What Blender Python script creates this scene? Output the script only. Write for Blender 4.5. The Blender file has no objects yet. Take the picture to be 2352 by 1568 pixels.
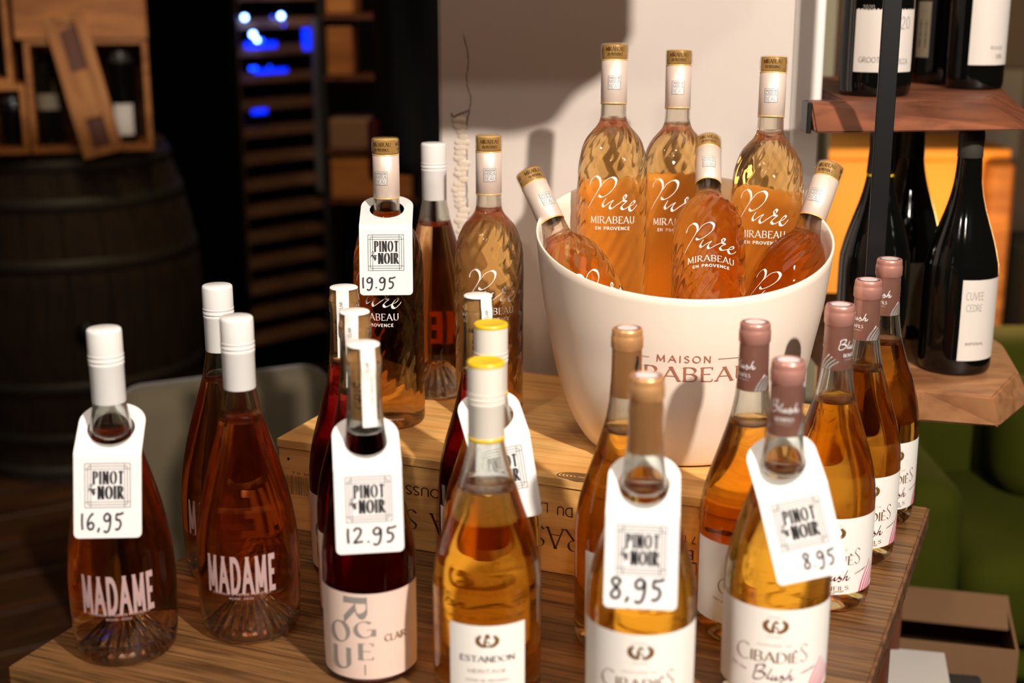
import bpy, bmesh, math, random
from math import sin, cos, pi, radians as rad, hypot, atan2, sqrt
from mathutils import Vector, Matrix

# ------------------------------------------------------------------ camera, world, lights, exposure
sc = bpy.context.scene
COL = sc.collection
cam_d = bpy.data.cameras.new('camera')
cam = bpy.data.objects.new('camera', cam_d); COL.objects.link(cam)
cam.location = (0, 0, .6026)
cam.rotation_euler = (rad(90 - 14.70), 0, 0)
cam_d.sensor_width = 36; cam_d.lens = 3231.42 / 2352 * 36
cam_d.dof.use_dof = True
cam_d.dof.focus_distance = 1.47
cam_d.dof.aperture_fstop = 3.4
cam_d.dof.aperture_blades = 0
cam_d.clip_start = .02
sc.camera = cam
sc.view_settings.view_transform = 'Standard'
sc.view_settings.look = 'None'
sc.view_settings.gamma = 1
sc.view_settings.use_curve_mapping = False
sc.view_settings.exposure = 0
sc.cycles.max_bounces = 24
sc.cycles.transmission_bounces = 20
sc.cycles.transparent_max_bounces = 32
sc.cycles.diffuse_bounces = 3
sc.cycles.glossy_bounces = 6
sc.cycles.volume_bounces = 0
sc.cycles.blur_glossy = .6
sc.cycles.sample_clamp_indirect = 4

W = bpy.data.worlds.new('dim_room'); sc.world = W; W.use_nodes = True
W.node_tree.nodes['Background'].inputs[0].default_value = (1, .72, .5, 1)
W.node_tree.nodes['Background'].inputs[1].default_value = .02

def light(name, kind, loc, target, power, col, size=.05, **k):
    d = bpy.data.lights.new(name, kind); o = bpy.data.objects.new(name, d); COL.objects.link(o)
    d.energy = power; d.color = col
    o.location = loc
    o.rotation_euler = (Vector(target) - Vector(loc)).to_track_quat('-Z', 'Y').to_euler()
    if kind == 'AREA':
        d.size = size; d.shape = 'DISK'
    else:
        d.shadow_soft_size = size
    if kind == 'SPOT':
        d.spot_size = rad(k.get('cone', 60)); d.spot_blend = k.get('blend', .4)
    return o
WARM = (1, .895, .79)
light('key_spot', 'SPOT', (.85, -.35, 1.7), (.12, 1.35, .15), 350, WARM, .04, cone=58, blend=.35)
light('left_spot', 'SPOT', (-1.05, -.35, 1.75), (.16, 1.4, .2), 60, WARM, .12, cone=48, blend=.35)
light('front_spot', 'SPOT', (.1, -.5, 1.5), (.15, 1.3, .2), 26, WARM, .05, cone=60, blend=.5)
light('shop_fill', 'AREA', (0, 1.0, 2.2), (0, 1.2, 0), 15, (1, .8, .62), 1.6)
light('shelf_back_light', 'SPOT', (-.6, 2.6, 1.6), (-1.1, 3.8, .2), 20, (1, .74, .40), .08, cone=60)
light('cooler_side_light', 'SPOT', (-.1, 3.4, 1.3), (-.6, 4.6, .1), 20, (1, .8, .65), .08, cone=60)
light('counter_fill', 'POINT', (.98, 2.74, .12), (1, 3, 0), 7, (1, .62, .26), .1)  # light added in front of the counter to brighten its orange panel
light('chair_lamp', 'SPOT', (.6, 1.9, 1.9), (.9, 2.2, -.2), 5, (1, .85, .6), .06, cone=50)

# ------------------------------------------------------------------ materials
def lin(c):
    return tuple(((v / 255) / 12.92 if v / 255 <= .04045 else ((v / 255 + .055) / 1.055) ** 2.4) for v in c) + (1,)
MATS = {}
def mat(name, rgb, rough=.5, metal=0., spec=.5, var=.0, vscale=60, bump=0., coat=0., emit=None, estr=0., sheen=0., trans=0.):
    m = bpy.data.materials.new(name); m.use_nodes = True; MATS[name] = m
    nt = m.node_tree; b = nt.nodes['Principled BSDF']; N = nt.nodes.new; L = nt.links.new
    b.inputs['Base Color'].default_value = lin(rgb)
    b.inputs['Roughness'].default_value = rough
    b.inputs['Metallic'].default_value = metal
    b.inputs['Specular IOR Level'].default_value = spec
    b.inputs['Coat Weight'].default_value = coat
    if emit: b.inputs['Emission Color'].default_value = lin(emit); b.inputs['Emission Strength'].default_value = estr
    if sheen: b.inputs['Sheen Weight'].default_value = sheen
    tc = N('ShaderNodeTexCoord'); nz = N('ShaderNodeTexNoise'); nz.inputs['Scale'].default_value = vscale; nz.inputs['Detail'].default_value = 3
    L(tc.outputs['Object'], nz.inputs['Vector'])
    mx = N('ShaderNodeMix'); mx.data_type = 'RGBA'
    c = lin(rgb)
    mx.inputs['A'].default_value = tuple(x * (1 - var) for x in c[:3]) + (1,)
    mx.inputs['B'].default_value = tuple(min(1, x * (1 + var)) for x in c[:3]) + (1,)
    L(nz.outputs['Fac'], mx.inputs['Factor']); L(mx.outputs['Result'], b.inputs['Base Color'])
    if bump:
        bp = N('ShaderNodeBump'); bp.inputs['Strength'].default_value = bump; bp.inputs['Distance'].default_value = .002
        L(nz.outputs['Fac'], bp.inputs['Height']); L(bp.outputs['Normal'], b.inputs['Normal'])
    return m

def wood(name, c1, c2, c3=None, stretch=(3, 60, 60), rough=.55, bump=.25, fine=6., knots=False, dark=.5):
    m = bpy.data.materials.new(name); m.use_nodes = True; MATS[name] = m
    nt = m.node_tree; b = nt.nodes['Principled BSDF']; N = nt.nodes.new; L = nt.links.new
    tc = N('ShaderNodeTexCoord'); mp = N('ShaderNodeMapping'); mp.inputs['Scale'].default_value = stretch
    L(tc.outputs['Object'], mp.inputs['Vector'])
    nz = N('ShaderNodeTexNoise'); nz.inputs['Scale'].default_value = 1; nz.inputs['Detail'].default_value = 4; nz.inputs['Distortion'].default_value = 1.2
    L(mp.outputs['Vector'], nz.inputs['Vector'])
    mp2 = N('ShaderNodeMapping'); mp2.inputs['Scale'].default_value = tuple(s * fine for s in stretch)
    L(tc.outputs['Object'], mp2.inputs['Vector'])
    nf = N('ShaderNodeTexNoise'); nf.inputs['Scale'].default_value = 1; nf.inputs['Detail'].default_value = 3
    L(mp2.outputs['Vector'], nf.inputs['Vector'])
    r = N('ShaderNodeValToRGB'); r.color_ramp.elements[0].position = .32; r.color_ramp.elements[1].position = .68
    r.color_ramp.elements[0].color = lin(c2); r.color_ramp.elements[1].color = lin(c1)
    L(nz.outputs['Fac'], r.inputs['Fac'])
    r2 = N('ShaderNodeValToRGB'); r2.color_ramp.elements[0].position = .38; r2.color_ramp.elements[1].position = .52
    r2.color_ramp.elements[0].color = (dark, dark, dark, 1); r2.color_ramp.elements[1].color = (1, 1, 1, 1)
    L(nf.outputs['Fac'], r2.inputs['Fac'])
    mx = N('ShaderNodeMix'); mx.data_type = 'RGBA'; mx.blend_type = 'MULTIPLY'; mx.inputs['Factor'].default_value = 1
    L(r.outputs['Color'], mx.inputs['A']); L(r2.outputs['Color'], mx.inputs['B'])
    L(mx.outputs['Result'], b.inputs['Base Color'])
    b.inputs['Roughness'].default_value = rough
    bp = N('ShaderNodeBump'); bp.inputs['Strength'].default_value = bump; bp.inputs['Distance'].default_value = .001
    L(nf.outputs['Fac'], bp.inputs['Height']); L(bp.outputs['Normal'], b.inputs['Normal'])
    return m

def glassmat(name, rgb=(255, 255, 255), ior=1.42, through=.14):
    m = bpy.data.materials.new(name); m.use_nodes = True; MATS[name] = m
    nt = m.node_tree; nt.nodes.remove(nt.nodes['Principled BSDF']); N = nt.nodes.new; L = nt.links.new
    out = nt.nodes['Material Output']
    g = N('ShaderNodeBsdfGlass'); g.inputs['Roughness'].default_value = 0; g.inputs['IOR'].default_value = ior
    g.inputs['Color'].default_value = lin(rgb)
    t = N('ShaderNodeBsdfTransparent'); t.inputs['Color'].default_value = lin(rgb)
    mx = N('ShaderNodeMixShader'); mx.inputs[0].default_value = through
    L(g.outputs[0], mx.inputs[1]); L(t.outputs[0], mx.inputs[2]); L(mx.outputs[0], out.inputs['Surface'])
    return m

def winemat(name, T, path=.075):
    """absorbing liquid: T = transmitted share of r, g, b over `path` metres"""
    m = bpy.data.materials.new(name); m.use_nodes = True; MATS[name] = m
    nt = m.node_tree; nt.nodes.remove(nt.nodes['Principled BSDF']); N = nt.nodes.new; L = nt.links.new
    out = nt.nodes['Material Output']
    t = N('ShaderNodeBsdfTransparent'); L(t.outputs[0], out.inputs['Surface'])
    s = [-math.log(x) / path for x in T]; D = max(s) * 1.02
    v = N('ShaderNodeVolumeAbsorption'); v.inputs['Density'].default_value = D
    v.inputs['Color'].default_value = tuple(1 - x / D for x in s) + (1,)
    L(v.outputs[0], out.inputs['Volume'])
    return m

glassmat('clear_glass', (250, 252, 250))
glassmat('stopper_glass', (255, 255, 255), 1.3, .75)
glassmat('flint_glass', (252, 250, 246), 1.38, .18)
winemat('amber_wine', (.99, .50, .055))
winemat('pale_rose_wine', (.99, .60, .20))
winemat('deep_rose_wine', (.98, .38, .10))
winemat('red_wine', (.10, .0003, .002))
winemat('golden_wine', (.99, .49, .05))
mat('white_cap', (222, 220, 217), .32, var=.02)
mat('cream_cap', (222, 215, 203), .3, var=.02)
mat('yellow_cap', (214, 178, 22), .3, var=.04)
mat('pink_foil', (204, 146, 132), .32, .5, var=.05)
mat('pink_foil_plain', (168, 116, 106), .45, .1, var=.04)
mat('gold_foil', (226, 168, 112), .32, .55, var=.05)
mat('foil_top', (108, 48, 66), .4, .2, var=.3, vscale=900)
mat('foil_top_print', (222, 214, 216), .4, .2, var=.1, vscale=900)
mat('sleeve_paper', (226, 206, 192), .4, .25, var=.05, vscale=300)
mat('gold_band', (240, 190, 116), .34, .3, var=.25, vscale=400)
mat('dark_brown_ink', (74, 40, 18), .5)
mat('silver_ink', (236, 232, 230), .35, .3)
mat('grey_ink', (120, 112, 108), .5)
mat('white_print', (246, 236, 232), .5, emit=None)
mat('madame_print', (176, 146, 144), .5)
mat('paper', (240, 236, 230), .55, var=.015)
mat('pink_paper', (226, 200, 186), .55, var=.03)
mat('tag_card', (226, 223, 222), .38, var=.01)
mat('black_ink', (32, 30, 32), .5)
mat('marker_ink', (44, 42, 52), .5)
mat('gold_ink', (150, 108, 56), .35, .5)
mat('brown_ink', (118, 84, 50), .5)
mat('plum_ink', (94, 22, 46), .5)
mat('faint_ink', (206, 196, 186), .5)
mat('pink_ink', (222, 86, 128), .5)
mat('light_grey_ink', (140, 134, 130), .5)
mat('copper_ink', (178, 112, 86), .5)
mat('cork', (186, 134, 78), .7, var=.25, vscale=260)
mat('bucket_plastic', (243, 226, 210), .32, var=.01, coat=.2)
mat('plaster', (203, 192, 184), .85, var=.03, vscale=14, bump=.15)
mat('plaster_crack', (120, 104, 88), .9, var=.2)
mat('plaster_patch', (205, 190, 172), .9, var=.12, vscale=90, bump=.8)
mat('white_trim', (233, 228, 224), .5, var=.01)
mat('grey_trim', (112, 104, 94), .6)
mat('olive_trim', (150, 140, 112), .6)
mat('black_metal', (22, 21, 21), .4, .3)
mat('dark_glass', (8, 9, 8), .06, 0, .6)
mat('dark_capsule', (26, 20, 20), .35)
mat('grey_capsule', (62, 58, 52), .4)
mat('shop_label', (214, 206, 198), .6, var=.02)
mat('dim_label', (120, 108, 88), .6, var=.1)
mat('black_interior', (6, 5, 4), .8)
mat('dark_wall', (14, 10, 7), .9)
mat('green_cloth', (54, 58, 2), .9, spec=.15, var=.1, vscale=30)
mat('grey_velour', (92, 82, 62), .9, var=.16, vscale=16, sheen=.25)
mat('coat_cloth', (16, 18, 18), .7, var=.3, vscale=6)
mat('coat_lining', (96, 20, 22), .7)
mat('cardboard', (126, 92, 62), .8, var=.06)
mat('white_card', (196, 190, 184), .7, var=.02)
mat('charcoal_cloth', (30, 28, 28), .8, var=.1)
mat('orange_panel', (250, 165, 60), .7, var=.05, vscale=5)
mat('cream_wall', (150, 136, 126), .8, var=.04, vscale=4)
mat('hoop_metal', (72, 70, 62), .55, .5, var=.15)
mat('cooler_frame', (7, 7, 8), .4)
mat('cooler_trim', (124, 100, 84), .5)
mat('cooler_steel', (150, 146, 150), .45, .3)
mat('blue_led', (20, 60, 255), .5, emit=(14, 60, 255), estr=7)
mat('blue_white_led', (150, 180, 255), .5, emit=(120, 160, 255), estr=22)
mat('blue_glow_strip', (10, 30, 255), .5, emit=(5, 40, 255), estr=2.2)
mat('red_capsule', (140, 30, 14), .4)
mat('yellow_capsule', (190, 140, 50), .4)
wood('pine', (232, 184, 112), (206, 148, 78), stretch=(2.2, 26, 26), fine=5, dark=.8, bump=.3)
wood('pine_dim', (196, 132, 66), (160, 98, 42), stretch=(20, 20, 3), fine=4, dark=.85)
wood('pine_end', (222, 172, 102), (184, 128, 66), stretch=(12, 12, 12), fine=5, dark=.75)
wood('oak_table', (128, 92, 54), (88, 58, 32), stretch=(2.2, 55, 55), fine=4, dark=.42, bump=.5, rough=.42)
wood('table_edge', (120, 82, 52), (82, 50, 30), stretch=(20, 20, 60), fine=3, dark=.5)
wood('walnut_plank', (130, 74, 46), (88, 46, 27), stretch=(5, 16, 16), fine=5, dark=.75, rough=.5)
wood('walnut_face', (176, 126, 84), (134, 86, 52), stretch=(5, 14, 14), fine=5, dark=.8, rough=.5)
wood('stave_oak', (64, 46, 30), (38, 26, 17), stretch=(40, 40, 3), fine=4, dark=.6, rough=.8)
wood('crate_amber', (190, 122, 56), (150, 88, 36), stretch=(3, 20, 20), fine=4, dark=.85)
wood('cooler_slat', (186, 136, 104), (150, 104, 76), stretch=(4, 20, 20), fine=4, dark=.85)
wood('floor_wood', (92, 56, 28), (54, 32, 15), stretch=(2, 14, 14), fine=4, dark=.7, rough=.5)
wood('red_brown_wood', (110, 56, 26), (80, 38, 16), stretch=(20, 20, 3), fine=4, dark=.8)

# ------------------------------------------------------------------ object helpers
def P(o, **k):
    for a, v in k.items():
        if v is not None: o[a] = v
    return o
def empty(name, label, cat, loc=(0, 0, 0), rz=0, group=None):
    o = bpy.data.objects.new(name, None); COL.objects.link(o); o.empty_display_size = .02
    o.location = loc; o.rotation_euler = (0, 0, rz)
    return P(o, label=label, category=cat, group=group)
def obj(name, bm, m, parent=None, smooth=True, label=None, cat=None, group=None, kind=None, loc=None, rot=None):
    me = bpy.data.meshes.new(name)
    if smooth:
        for f in bm.faces: f.smooth = True
    bm.to_mesh(me); bm.free()
    for mm in (m if isinstance(m, (list, tuple)) else [m]): me.materials.append(MATS[mm])
    o = bpy.data.objects.new(name, me); COL.objects.link(o)
    if parent: o.parent = parent
    if loc: o.location = loc
    if rot: o.rotation_euler = rot
    return P(o, label=label, category=cat, group=group, kind=kind)
def copy_tree(o, parent=None):
    c = o.copy(); COL.objects.link(c); c.parent = parent
    for ch in o.children: copy_tree(ch, c)
    return c
def sharp(o, ang=35):
    me = o.data
    bm = bmesh.new(); bm.from_mesh(me)
    for e in bm.edges:
        if len(e.link_faces) == 2 and e.calc_face_angle(0) > rad(ang): e.smooth = False
    bm.to_mesh(me); bm.free(); return o

def box_bm(x0, x1, y0, y1, z0, z1, bev=.0, seg=1, bm=None):
    t = bmesh.new()
    bmesh.ops.create_cube(t, size=1)
    for v in t.verts:
        v.co = Vector(((x0 + x1) / 2 + v.co.x * (x1 - x0), (y0 + y1) / 2 + v.co.y * (y1 - y0), (z0 + z1) / 2 + v.co.z * (z1 - z0)))
    if bev: bmesh.ops.bevel(t, geom=t.edges[:], offset=bev, segments=seg, affect='EDGES', profile=.5)
    if bm is None: return t
    me = bpy.data.meshes.new('t'); t.to_mesh(me); t.free(); bm.from_mesh(me); bpy.data.meshes.remove(me)
    return bm
def lathe(prof, seg=64, bm=None, rfun=None, flip=False):
    bm = bm or bmesh.new()
    rings = []
    for r, z in prof:
        if r < 1e-6: rings.append([bm.verts.new((0, 0, z))])
        else:
            ring = []
            for i in range(seg):
                a = 2 * pi * i / seg
                rr, zz = (r, z) if rfun is None else rfun(r, z, a)
                ring.append(bm.verts.new((rr * cos(a), rr * sin(a), zz)))
            rings.append(ring)
    for a, b in zip(rings, rings[1:]):
        for i in range(seg):
            j = (i + 1) % seg
            if len(a) == 1 and len(b) == 1: continue
            if len(a) == 1: vs = [a[0], b[j], b[i]]
            elif len(b) == 1: vs = [a[i], a[j], b[0]]
            else: vs = [a[i], a[j], b[j], b[i]]
            if flip: vs.reverse()
            bm.faces.new(vs)
    return bm
def crspline(pts, n=6):
    """Catmull-Rom through the points"""
    if len(pts) < 3: return [tuple(p) for p in pts]
    P_ = [tuple(2 * pts[0][k] - pts[1][k] for k in range(len(pts[0])))] + list(pts) + [tuple(2 * pts[-1][k] - pts[-2][k] for k in range(len(pts[0])))]
    out = []
    for i in range(1, len(P_) - 2):
        p0, p1, p2, p3 = P_[i - 1:i + 3]
        for s in range(n):
            t = s / n
            out.append(tuple(.5 * (2 * p1[k] + (p2[k] - p0[k]) * t + (2 * p0[k] - 5 * p1[k] + 4 * p2[k] - p3[k]) * t * t + (3 * p1[k] - p0[k] - 3 * p2[k] + p3[k]) * t ** 3) for k in range(len(p1))))
    out.append(tuple(pts[-1])); return out
def interp(tab, z):
    """tab of (z, r) ascending"""
    if z <= tab[0][0]: return tab[0][1]
    for (z0, r0), (z1, r1) in zip(tab, tab[1:]):
        if z <= z1:
            t = (z - z0) / (z1 - z0); return r0 + (r1 - r0) * t
    return tab[-1][1]
def resample(prof, step):
    out = [prof[0]]
    for a, b in zip(prof, prof[1:]):
        n = max(1, int(hypot(b[0] - a[0], b[1] - a[1]) / step))
        for i in range(1, n + 1): out.append((a[0] + (b[0] - a[0]) * i / n, a[1] + (b[1] - a[1]) * i / n))
    return out

# ------------------------------------------------------------------ lettering: strokes drawn as ribbons
def ar(cx, cy, rx, ry, a0, a1, n=10):
    return [(cx + rx * cos(rad(a0 + (a1 - a0) * i / n)), cy + ry * sin(rad(a0 + (a1 - a0) * i / n))) for i in range(n + 1)]
def cr(*p, n=5): return crspline(list(p), n)
GL = {
 'A': (.74, [[(0, 0), (.37, 1)], [(.37, 1), (.74, 0)], [(.13, .34), (.61, .34)]]),
 'B': (.6, [[(.06, 0), (.06, 1)], [(.06, 1)] + ar(.3, .76, .24, .24, 90, -90) + [(.06, .52)], [(.06, .52)] + ar(.32, .26, .26, .26, 90, -90) + [(.06, 0)]]),
 'C': (.68, [ar(.4, .5, .38, .5, 50, 310, 16)]),
 'D': (.7, [[(.06, 0), (.06, 1)], [(.06, 1)] + ar(.28, .5, .4, .5, 90, -90, 14) + [(.06, 0)]]),
 'E': (.52, [[(.06, 0), (.06, 1)], [(.06, 1), (.52, 1)], [(.06, .52), (.44, .52)], [(.06, 0), (.52, 0)]]),
 'F': (.5, [[(.06, 0), (.06, 1)], [(.06, 1), (.5, 1)], [(.06, .5), (.42, .5)]]),
 'G': (.72, [ar(.4, .5, .38, .5, 50, 360, 16), [(.78, .5), (.78, .06)], [(.5, .48), (.8, .48)]]),
 'H': (.66, [[(.06, 0), (.06, 1)], [(.6, 0), (.6, 1)], [(.06, .5), (.6, .5)]]),
 'I': (.12, [[(.06, 0), (.06, 1)]]),
 'L': (.5, [[(.06, 0), (.06, 1)], [(.06, 0), (.5, 0)]]),
 'M': (.86, [[(.06, 0), (.1, 1)], [(.1, 1), (.43, .1)], [(.43, .1), (.76, 1)], [(.76, 1), (.8, 0)]]),
 'N': (.68, [[(.06, 0), (.06, 1)], [(.06, 1), (.62, 0)], [(.62, 0), (.62, 1)]]),
 'O': (.78, [ar(.39, .5, .38, .5, 90, 450, 22)]),
 'P': (.56, [[(.06, 0), (.06, 1)], [(.06, 1)] + ar(.28, .74, .26, .26, 90, -90) + [(.06, .48)]]),
 'R': (.64, [[(.06, 0), (.06, 1)], [(.06, 1)] + ar(.28, .75, .25, .25, 90, -90) + [(.06, .5)], [(.26, .5), (.64, 0)]]),
 'S': (.5, [cr((.46, .86), (.3, 1), (.1, .92), (.06, .72), (.26, .54), (.46, .34), (.44, .1), (.24, 0), (.03, .14))]),
 'T': (.62, [[(.31, 0), (.31, 1)], [(0, 1), (.62, 1)]]),
 'U': (.68, [[(.06, 1), (.06, .34)] + ar(.34, .3, .28, .3, 180, 360, 12) + [(.62, 1)]]),
 'V': (.72, [[(0, 1), (.36, 0)], [(.36, 0), (.72, 1)]]),
 'X': (.62, [[(0, 0), (.62, 1)], [(0, 1), (.62, 0)]]),
 'Y': (.64, [[(0, 1), (.32, .48)], [(.64, 1), (.32, .48)], [(.32, .48), (.32, 0)]]),
 '&': (.62, [cr((.6, 0), (.2, .6), (.16, .85), (.3, 1), (.42, .82), (.12, .42), (.06, .14), (.26, 0), (.6, .4))]),
 '1': (.3, [[(.05, .8), (.2, 1)], [(.2, 1), (.2, 0)]]), '8': (.5, [ar(.25, .75, .19, .24, 90, 450, 14), ar(.25, .26, .24, .26, 90, 450, 14)]),
 '7': (.5, [[(.02, 1), (.5, 1)], [(.5, 1), (.16, 0)]]), '0': (.5, [ar(.25, .5, .22, .5, 90, 450, 16)]),
 '4': (.52, [[(.38, 0), (.38, 1)], [(.38, 1), (0, .32)], [(0, .32), (.52, .32)]]), '2': (.5, [cr((.04, .75), (.2, 1), (.44, .82), (.34, .5), (.02, 0)), [(.02, 0), (.5, 0)]]),
 ' ': (.36, []), '.': (.1, [[(.04, 0), (.08, .05)]]), '-': (.4, [[(.05, .45), (.35, .45)]]), '/': (.4, [[(0, 0), (.4, 1)]]),
}
GL['\u00c8'] = (.52, GL['E'][1] + [[(.16, 1.24), (.32, 1.08)]])
HAND = {   # marker handwriting
 '1': (.22, [cr((.12, 1), (.1, .5), (.13, 0))]),
 '2': (.62, [cr((.06, .78), (.22, .98), (.46, .9), (.42, .55), (.1, .08), (.14, .04), (.6, .1))]),
 '6': (.6, [cr((.5, 1), (.24, .75), (.1, .38), (.18, .06), (.42, .05), (.52, .28), (.36, .44), (.14, .3))]),
 '8': (.56, [cr((.5, .86), (.28, 1), (.1, .84), (.24, .58), (.46, .34), (.4, .06), (.16, .04), (.08, .26), (.34, .56), (.5, .86))]),
 '9': (.56, [cr((.5, .84), (.28, .96), (.08, .76), (.16, .52), (.4, .56), (.5, .84), (.5, .4), (.4, -.02), (.22, -.16), (.04, -.08))]),
 '5': (.66, [cr((.7, 1), (.4, .9), (.22, .9), (.2, .58), (.4, .56), (.5, .3), (.34, .02), (.1, 0))]),
 ',': (.24, [cr((.14, .12), (.1, -.02), (.02, -.16))]), '.': (.2, [cr((.08, .1), (.12, .06), (.1, .0))]),
}
def ribbon(pts, wf, out):
    n = len(pts); L_, R_ = [], []
    closed = hypot(pts[0][0] - pts[-1][0], pts[0][1] - pts[-1][1]) < 1e-9 and n > 4
    for i, p in enumerate(pts):
        a = pts[i - 1] if i else (pts[-2] if closed else p); b = pts[i + 1] if i < n - 1 else (pts[1] if closed else p)
        dx, dy = b[0] - a[0], b[1] - a[1]; l = hypot(dx, dy) or 1e-9; dx /= l; dy /= l
        w = wf(atan2(dy, dx), i / (n - 1)) / 2
        L_.append((p[0] - dy * w, p[1] + dx * w)); R_.append((p[0] + dy * w, p[1] - dx * w))
    for i in range(n - 1): out.append((R_[i], R_[i + 1], L_[i + 1], L_[i]))
def subd(pts, m):
    o = [pts[0]]
    for a, b in zip(pts, pts[1:]):
        k = max(1, int(hypot(b[0] - a[0], b[1] - a[1]) / m))
        for i in range(1, k + 1): o.append((a[0] + (b[0] - a[0]) * i / k, a[1] + (b[1] - a[1]) * i / k))
    return o
def text(s, x, y, h, width=None, wt=.1, thin=None, serif=False, sp=.14, font=GL, sx=1., slant=0., centre=True, rot=0., arc=0., stress=22):
    """quads for a line of text; (x, y) = centre of its baseline; width scales it to fit"""
    quads = []; cx = 0
    thin = wt if thin is None else thin
    if thin == wt: wf = lambda a, t: wt
    else: wf = lambda a, t: max(thin, wt * abs(sin(a - rad(stress))) ** 1.6)
    for ch in s:
        if ch not in font: cx += .3; continue
        w, st = font[ch]
        for pl in st:
            q = [(cx + px * sx, py) for px, py in pl]
            q = subd(q, .25)
            if thin == wt and len(pl) == 2:      # square caps for plain strokes
                dx, dy = q[-1][0] - q[0][0], q[-1][1] - q[0][1]; l = hypot(dx, dy) or 1
                if abs(dy) > .1: pass
                else: q = [(q[0][0] - dx / l * wt / 2 * 0, q[0][1])] + q[1:]
            if len(pl) == 2 and abs(pl[0][1] - pl[1][1]) > .1:
                (x0_, y0_), (x1_, y1_) = q[0], q[-1]
                dx, dy = x1_ - x0_, y1_ - y0_; l = hypot(dx, dy); dx /= l; dy /= l
                w2 = wf(atan2(dy, dx), .5) / 2; e = thin / 2
                A_, B_ = [], []
                k_ = max(2, len(q))
                for sd, L2 in ((-1, A_), (1, B_)):
                    pa = [x0_ - dy * w2 * sd, y0_ + dx * w2 * sd]; pb = [x1_ - dy * w2 * sd, y1_ + dx * w2 * sd]
                    for pp, yy in ((pa, y0_), (pb, y1_)):
                        lim = -e if abs(yy) < .02 else (1 + e if abs(yy - 1) < .02 else None)
                        if lim is not None:
                            t_ = (lim - pp[1]) / dy; pp[0] += dx * t_; pp[1] = lim
                    for i_ in range(k_): L2.append((pa[0] + (pb[0] - pa[0]) * i_ / (k_ - 1), pa[1] + (pb[1] - pa[1]) * i_ / (k_ - 1)))
                for i_ in range(k_ - 1): quads.append((A_[i_], A_[i_ + 1], B_[i_ + 1], B_[i_]))
            else: ribbon(q, wf, quads)
            if serif:
                for (ex, ey) in (pl[0], pl[-1]):
                    ii = pl.index((ex, ey)) if (ex, ey) in pl else 0
                    other = pl[1] if (ex, ey) == pl[0] else pl[-2]
                    if abs(ey - other[1]) > abs(ex - other[0]) * 1.1 and (abs(ey) < .02 or abs(ey - 1) < .02) and abs(ey - other[1]) > .3:
                        yy = ey + (thin / 2 if ey < .5 else -thin / 2)
                        ribbon([(cx + ex * sx - .1, yy), (cx + ex * sx, yy), (cx + ex * sx + .1, yy)], lambda a, t: thin * 1.1, quads)
                    elif ch in 'EFLT' and abs(ey - other[1]) < .01 and (abs(ey) < .02 or abs(ey - 1) < .02) and not (abs(ex - .06) < .01):
                        d = .16 if ey < .5 else -.16
                        ribbon([(cx + ex * sx, ey), (cx + ex * sx, ey + d)], lambda a, t: thin * 1.1, quads)
        cx += w * sx + sp
    tw = cx - sp
    kx = (width / (tw * h)) if width else 1.
    ox = tw / 2 if centre else 0
    res = []
    cr_, sr_ = cos(rad(rot)), sin(rad(rot))
    for q in quads:
        nq = []
        for (a, b) in q:
            a2 = (a - ox + b * slant) * h * kx; b2 = b * h + arc * (a2 * a2)
            nq.append((x + a2 * cr_ - b2 * sr_, y + a2 * sr_ + b2 * cr_))
        res.append(tuple(nq))
    return res
def strokes(pls, x, y, k, wt, thin, n=5, taper=True):
    """free hand strokes given in trace units with y down"""
    out = []
    for pl in pls:
        q = crspline([(a * k, -b * k) for a, b in pl], n)
        ribbon(q, (lambda a, t: max(thin, wt * abs(sin(a - rad(38))) ** 1.5 * (min(1, 6 * t + .35, 6 * (1 - t) + .35) if taper else 1))), out)
    return [tuple((x + a, y + b) for a, b in q) for q in out]
def disc(x, y, r, n=10):
    return [((x, y), (x + r * cos(2 * pi * i / n), y + r * sin(2 * pi * i / n)), (x + r * cos(2 * pi * (i + .5) / n), y + r * sin(2 * pi * (i + .5) / n)), (x + r * cos(2 * pi * (i + 1) / n), y + r * sin(2 * pi * (i + 1) / n))) for i in range(n)]
def frame_q(x0, x1, y0, y1, w):
    o = []
    for a, b in (((x0, y0), (x1, y0)), ((x1, y0), (x1, y1)), ((x1, y1), (x0, y1)), ((x0, y1), (x0, y0))):
        ribbon(subd([a, b], .004), lambda *_: w, o)
    return o
def print_bm(quads, fn):
    bm = bmesh.new()
    for q in quads:
        try: bm.faces.new([bm.verts.new(fn(*p)) for p in q])
        except ValueError: pass
    bmesh.ops.recalc_face_normals(bm, faces=bm.faces[:]) if False else None
    return bm
def on_round(rf, eps=.0004):
    """wrap (u, z) round a body of revolution; u = 0 faces local -Y"""
    def f(u, z):
        r0 = rf(z); r = r0 + eps; return (r * sin(u / r0), -r * cos(u / r0), z)
    return f
def wrap_sheet(rf, u0, u1, z0, z1, eps=.0003, nu=28, nz=8, th=.00025, wavy=None):
    bm = bmesh.new(); f = on_round(rf, eps); g = on_round(rf, eps - th)
    A = [[bm.verts.new(f(u0 + (u1 - u0) * i / nu, z0 + (z1 - z0) * j / nz)) for i in range(nu + 1)] for j in range(nz + 1)]
    for j in range(nz):
        for i in range(nu): bm.faces.new((A[j][i], A[j][i + 1], A[j + 1][i + 1], A[j + 1][i]))
    return bm

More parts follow.
